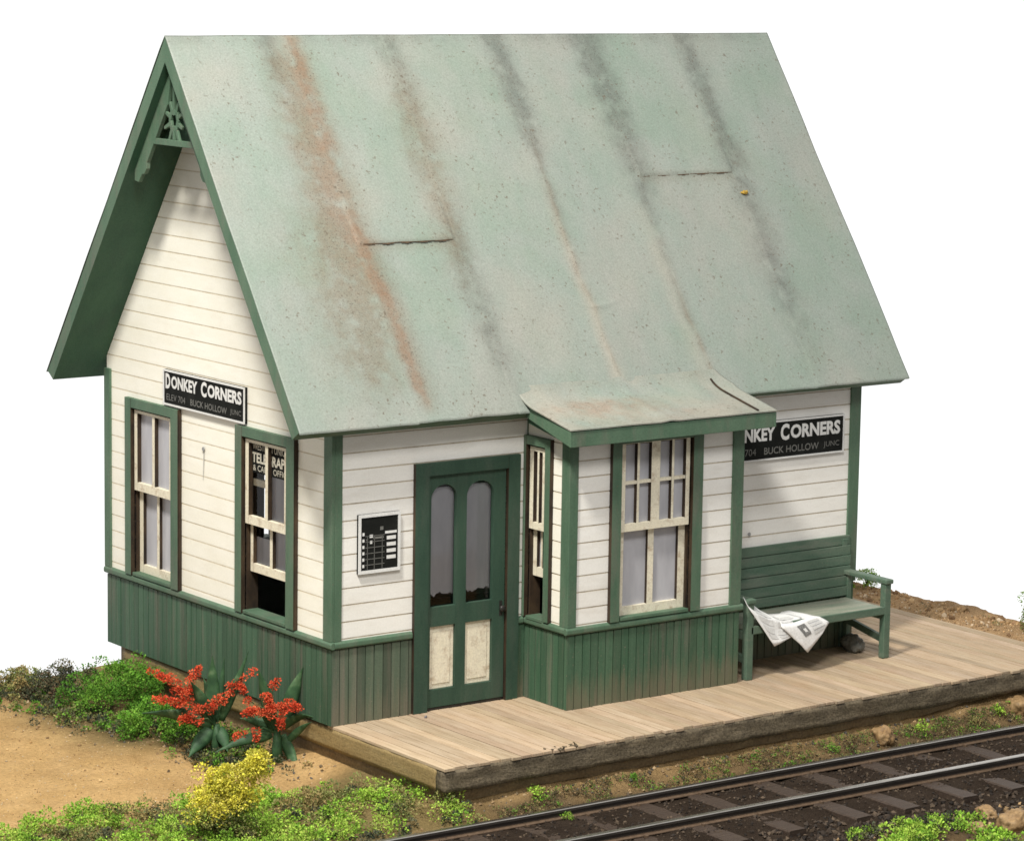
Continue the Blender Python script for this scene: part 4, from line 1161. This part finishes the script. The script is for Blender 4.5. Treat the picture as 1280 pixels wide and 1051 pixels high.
# stones
mb = MB()
S_DARK = [(.045, .034, .026), (.075, .055, .04), (.03, .024, .02), (.11, .08, .055)]
S_TAN = [(.36, .24, .12), (.28, .19, .10), (.42, .30, .17), (.20, .15, .09), (.12, .11, .095)]
for _ in range(7500):
    x = random.uniform(-2.2, 7.8); y = random.uniform(-5.2, -2.05)
    if y < -4.7 and random.random() < .5: continue
    pal = S_DARK if (-4.3 < y < -2.15 or random.random() < .5) else S_TAN
    if y > -2.3 and random.random() < .55: pal = S_TAN
    s = random.uniform(.008, .022) * (1.6 if y < -3.6 else 1)
    crumb(mb, Vector((x, y, gz(x, y) + s * .3)), s, pick(pal))
tag(mb.build('ballast', M['gravel'], recalc=False), 'dark cinder ballast packed round the ties', 'ballast', kind='stuff')
mb = MB()
for _ in range(4200):     # pebbles on the sandy lot
    x = random.uniform(-4.6, .0); y = random.uniform(-.4, 4.5)
    s = random.uniform(.004, .012) if random.random() < .985 else random.uniform(.016, .026)
    crumb(mb, Vector((x, y, gz(x, y) + s * .2)), s, pick([(.52, .33, .14), (.44, .27, .11), (.60, .42, .20), (.30, .19, .09), (.62, .50, .34)]), flat=.7)
for _ in range(700):      # crumbs at the foot of the platform and undergrowth
    if random.random() < .5:
        x = random.uniform(.2, 7.6); y = -1.83 - abs(random.gauss(0, .10))
    else:
        t_ = random.random(); x = -1.35 + 1.3 * t_ + random.gauss(0, .3); y = 4.2 - 4.2 * t_ + random.gauss(0, .3)
        if x > -.02 : continue
    s = random.uniform(.008, .026)
    crumb(mb, Vector((x, y, gz(x, y) + s * .2)), s, pick(S_TAN))
for _ in range(900):      # lumps on the dirt at the right
    x = random.uniform(8.4, 9.12); y = random.uniform(-1.4, 2.7)
    s = random.uniform(.006, .02) if random.random() < .95 else random.uniform(.03, .05)
    crumb(mb, Vector((x, y, gz(x, y) + s * .2)), s, pick([(.46, .29, .14), (.38, .23, .11), (.54, .37, .20), (.28, .17, .09), (.58, .46, .32)]), ICO_V, ICO_F)
tag(mb.build('pebbles', M['gravel'], recalc=False), 'loose pebbles and crumbs on the sandy ground', 'pebbles', kind='stuff')
def boulder(c, r, mat, label, seed, sink=.35):
    bm = bmesh.new(); bmesh.ops.create_icosphere(bm, subdivisions=4, radius=1)
    for v in bm.verts:
        d = v.co.normalized(); k = 1 + .32 * noise.noise(d * 1.4 + Vector((seed, 0, 0))) + .14 * noise.noise(d * 4 + Vector((seed, 0, 0))) + .08 * noise.noise(d * 8 + Vector((0, seed, 0))) + .05 * noise.noise(d * 17)
        v.co = Vector((d.x * r[0] * k, d.y * r[1] * k, d.z * r[2] * k))
    me = bpy.data.meshes.new('boulder'); bm.to_mesh(me); bm.free(); me.materials.append(mat)
    me.polygons.foreach_set('use_smooth', [True] * len(me.polygons))
    o = bpy.data.objects.new('boulder', me); COL.objects.link(o)
    o.location = (c[0], c[1], (c[2] if len(c) > 2 else gz(c[0], c[1])) + r[2] * (1 - 2 * sink))
    o.rotation_euler = (0, 0, seed)
    return tag(o, label, 'boulder')
boulder((5.30, -2.03), (.14, .10, .105), M['rock'], 'round tan boulder between the platform front and the rail', 1.3)
boulder((7.28, -1.98), (.16, .12, .12), M['rock'], 'rusty brown boulder at the right end of the track verge', 2.1)
boulder((4.17, -4.98), (.17, .15, .12), M['rock'], 'larger tan stone near the bottom right corner beside the moss', 3.7)
boulder((4.25, -4.55), (.14, .08, .07), M['rock'], 'flat ochre stone behind the larger tan stone', 4.4)
boulder((3.86, -4.83), (.10, .08, .06), M['rock'], 'small pale stone between the moss and the larger tan stone', 5.2)
boulder((9.05, .75), (.11, .09, .06), M['rock'], 'brown dirt clod on the ridge of the bank', 6.1)
boulder((6.47, -.27, .0), (.15, .11, .10), M['rock_grey'], 'grey stone lying on the deck under the right end of the bench', 7.7, .12)
boulder((.24, .45), (.01, .01, .01), M['rock'], 'tan', 1) if False else None
o = MB(); crumb(o, Vector((.94, -.225, .012)), .02, (.2, .19, .21), ICO_V, ICO_F); tag(o.build('pebble', M['gravel']), 'single grey pebble on the planks before the door', 'pebble')
o = MB(); pz = rp(5.868, 2.014, .03)
for k in range(3): crumb(o, pz + Vector((k * .022 - .02, -.005, .012 * (k % 2))), .026, (.42, .27, .05), ICO_V, ICO_F)
tag(o.build('debris_crumb', M['gravel']), 'small ochre crumb stuck on the roof slope', 'crumb')

# agave-like plants with red flower sprays
R_, T_, U_ = Vector((.807, -.59, 0)), Vector((-.59, -.807, 0)), Vector((0, 0, 1))
def agave(loc, leaves, sprays, label):
    base = Vector((loc[0], loc[1], gz(loc[0], loc[1])))
    t = thing('flowering_plant', label, 'plant', base, 'agave plants with red flowers')
    heart = base + Vector((0, 0, loc[2]))
    MB().tube([base - Vector((0, 0, .03)), base + Vector((.0, 0, loc[2] * .6)), heart + Vector((0, 0, .03))], [.06, .05, .03], 10).build('stem', M['leaf'], t, smooth=True)
    for (r0, u0, r1, u1, tw, wd, bend) in leaves:
        p0 = heart + R_ * r0 + U_ * u0; p1 = heart + R_ * r1 + U_ * u1 + T_ * tw
        d = p1 - p0; ln = d.length; side = d.cross(T_)
        if side.length < 1e-3: side = R_.copy()
        side.normalize(); nn = side.cross(d).normalized()
        if nn.dot(T_ + U_ * .6) < 0: nn = -nn
        side.rotate(Matrix.Rotation(random.uniform(-.5, .5), 3, d.normalized())); nn = d.cross(side).normalized()
        mb = MB(); n = 14; wd *= 1.22
        for k in range(n + 1):
            s = k / n; c = p0 + d * s + (U_ * .6 + nn * .8) * bend * ln * math.sin(PI * s)
            w = wd * (.35 + .65 * math.sin(PI * min(1, (s * .8 + .2)) ** 1.0)) * (1 - s ** 3.2) + .002
            for q in (-1, -.5, 0, .5, 1):
                mb.v.append(tuple(c + side * w * q + nn * (w * .28 * abs(q) ** 1.3)))
        for k in range(n):
            for q in range(4): mb.f.append((k * 5 + q, k * 5 + q + 1, (k + 1) * 5 + q + 1, (k + 1) * 5 + q)); mb.m.append(0); mb.c.append(None)
        o = mb.build('leaf', M['leaf'], t, smooth=True, recalc=False)
        sd = o.modifiers.new('thick', 'SOLIDIFY'); sd.thickness = .008
    for (r0, u0, r1, u1, tw, n, th) in sprays:
        a = heart + R_ * r0 + U_ * u0 + T_ * (tw + .03); b_ = heart + R_ * r1 + U_ * u1 + T_ * tw
        mb = MB(); side = (b_ - a).cross(T_).normalized()
        for k in range(max(3, int(n * .25))):
            s = random.random(); c = a.lerp(b_, s) + U_ * .03 * math.sin(PI * s)
            rr = th * (1.1 - .5 * s)
            q = c + Vector((random.gauss(0, rr * .55), random.gauss(0, rr * .55), random.gauss(0, rr * .55)))
            lump(mb, q, random.uniform(.020, .038), [(.62, .07, .028), (.70, .10, .04), (.50, .045, .018), (.74, .15, .06)], 55, .017)
        o = mb.build('flower_spray', M['foliage'], t, recalc=False)
        MB().tube([heart, heart.lerp(a, .6) + U_ * .04, a, a.lerp(b_, .5) + U_ * .03, b_], [.006, .006, .005, .004, .003], 5).build('stalk', M['leaf'], o)
P_ = 1 / 125.
def LV(cx, cy, lst):
    return [((a - cx) * P_, (cy - b) * P_, (c - cx) * P_, (cy - d) * P_, tw, wd, bd) for a, b, c, d, tw, wd, bd in lst]
agave((-.56, 1.20, .29), LV(268, 908, [(262, 900, 262, 820, -.05, .062, .02), (264, 905, 238, 846, .16, .055, .05), (272, 900, 307, 812, .02, .040, -.05), (262, 908, 178, 889, .10, .055, .06),
    (262, 910, 236, 940, .22, .062, .10), (270, 908, 284, 932, .22, .05, .12), (270, 900, 276, 824, -.12, .03, .02), (262, 906, 205, 880, -.05, .045, .05), (266, 900, 250, 850, -.12, .05, .03)]),
  LV(268, 908, [(240, 872, 186, 836, .05, 75, .042), (236, 862, 246, 834, .02, 45, .035), (250, 882, 192, 872, .12, 85, .045), (252, 892, 226, 896, .18, 55, .036), (258, 884, 285, 866, .06, 60, .04), (280, 860, 320, 838, .0, 50, .026), (235, 872, 222, 858, .14, 40, .045)]),
  'agave with red flower sprays, left of the other one by the gable wall')
agave((-.24, .60, .30), LV(345, 918, [(338, 905, 322, 838, .02, .058, .02), (352, 905, 376, 836, -.02, .062, .04), (338, 918, 271, 939, .12, .045, .10), (352, 912, 390, 894, .12, .040, .12), (350, 920, 374, 976, .20, .045, .10),
    (344, 915, 326, 880, .18, .055, .08), (356, 930, 388, 898, .18, .03, .06), (340, 910, 300, 900, .0, .045, .08), (350, 910, 362, 860, -.1, .05, .02), (338, 918, 318, 925, .22, .05, .12)]),
  LV(345, 918, [(342, 890, 302, 892, .12, 75, .042), (340, 884, 332, 872, .08, 45, .045), (345, 886, 372, 882, .12, 80, .045), (350, 894, 352, 910, .16, 28, .026), (314, 876, 298, 858, .06, 36, .028), (338, 864, 349, 855, .0, 22, .022), (320, 908, 322, 922, .2, 18, .02), (310, 914, 295, 921, .18, 14, .014)]),
  'agave with red flower sprays nearest the platform corner')

# ------------------------------------------------------------------ camera
cd = bpy.data.cameras.new('camera'); cam = bpy.data.objects.new('camera', cd); COL.objects.link(cam)
f_ = Vector((.58547742, .79672445, -.14982101)); r_ = Vector((.80710212, -.59021153, .01537912)); u_ = Vector((.07617317, .12992498, .98859352))
mw = Matrix((r_, u_, -f_)).transposed().to_4x4(); mw.translation = Vector((-15.92172967, -24.50678084, 7.40608109)); cam.matrix_world = mw
cd.sensor_fit = 'HORIZONTAL'; cd.sensor_width = 36; cd.lens = 3908.34 * 36 / 1280; cd.clip_end = 500; cd.clip_start = .5
SC.camera = cam

# ------------------------------------------------------------------ studio light
w = bpy.data.worlds.new('World'); SC.world = w; w.use_nodes = True
nt = w.node_tree; bg = nt.nodes['Background']
tc = nt.nodes.new('ShaderNodeTexCoord'); vm = nt.nodes.new('ShaderNodeVectorMath'); vm.operation = 'DOT_PRODUCT'; vm.inputs[1].default_value = (.59, .80, -.08)
nt.links.new(tc.outputs['Generated'], vm.inputs[0])
mr = nt.nodes.new('ShaderNodeMapRange'); mr.inputs['From Min'].default_value = -.2; mr.inputs['From Max'].default_value = .8; mr.inputs['To Min'].default_value = .33; mr.inputs['To Max'].default_value = 1.0
nt.links.new(vm.outputs['Value'], mr.inputs['Value']); nt.links.new(mr.outputs['Result'], bg.inputs['Strength'])
bg.inputs['Color'].default_value = (1, 1, 1, 1)
def lamp(name, d, dist, size, power, col, tgt=(3, 0, 1.8)):
    ld = bpy.data.lights.new(name, 'AREA'); ld.shape = 'DISK'; ld.size = size; ld.energy = power; ld.color = col
    o = bpy.data.objects.new(name, ld); COL.objects.link(o)
    d = Vector(d).normalized(); o.location = Vector(tgt) + d * dist
    o.rotation_euler = d.to_track_quat('Z', 'Y').to_euler()
lamp('studio_key_lamp', (-.52, -.25, .80), 22, 2.8, 5200, (1., .96, .88))
lamp('studio_fill_lamp', (-.46, -.60, .66), 26, 5., 3000, (1., .98, .95))

# ------------------------------------------------------------------ render
SC.render.engine = 'CYCLES'
SC.view_settings.view_transform = 'Standard'; SC.view_settings.look = 'None'; SC.view_settings.exposure = .22; SC.view_settings.gamma = 1
SC.view_settings.use_curve_mapping = False
SC.cycles.filter_width = 1.6
SC.render.film_transparent = False
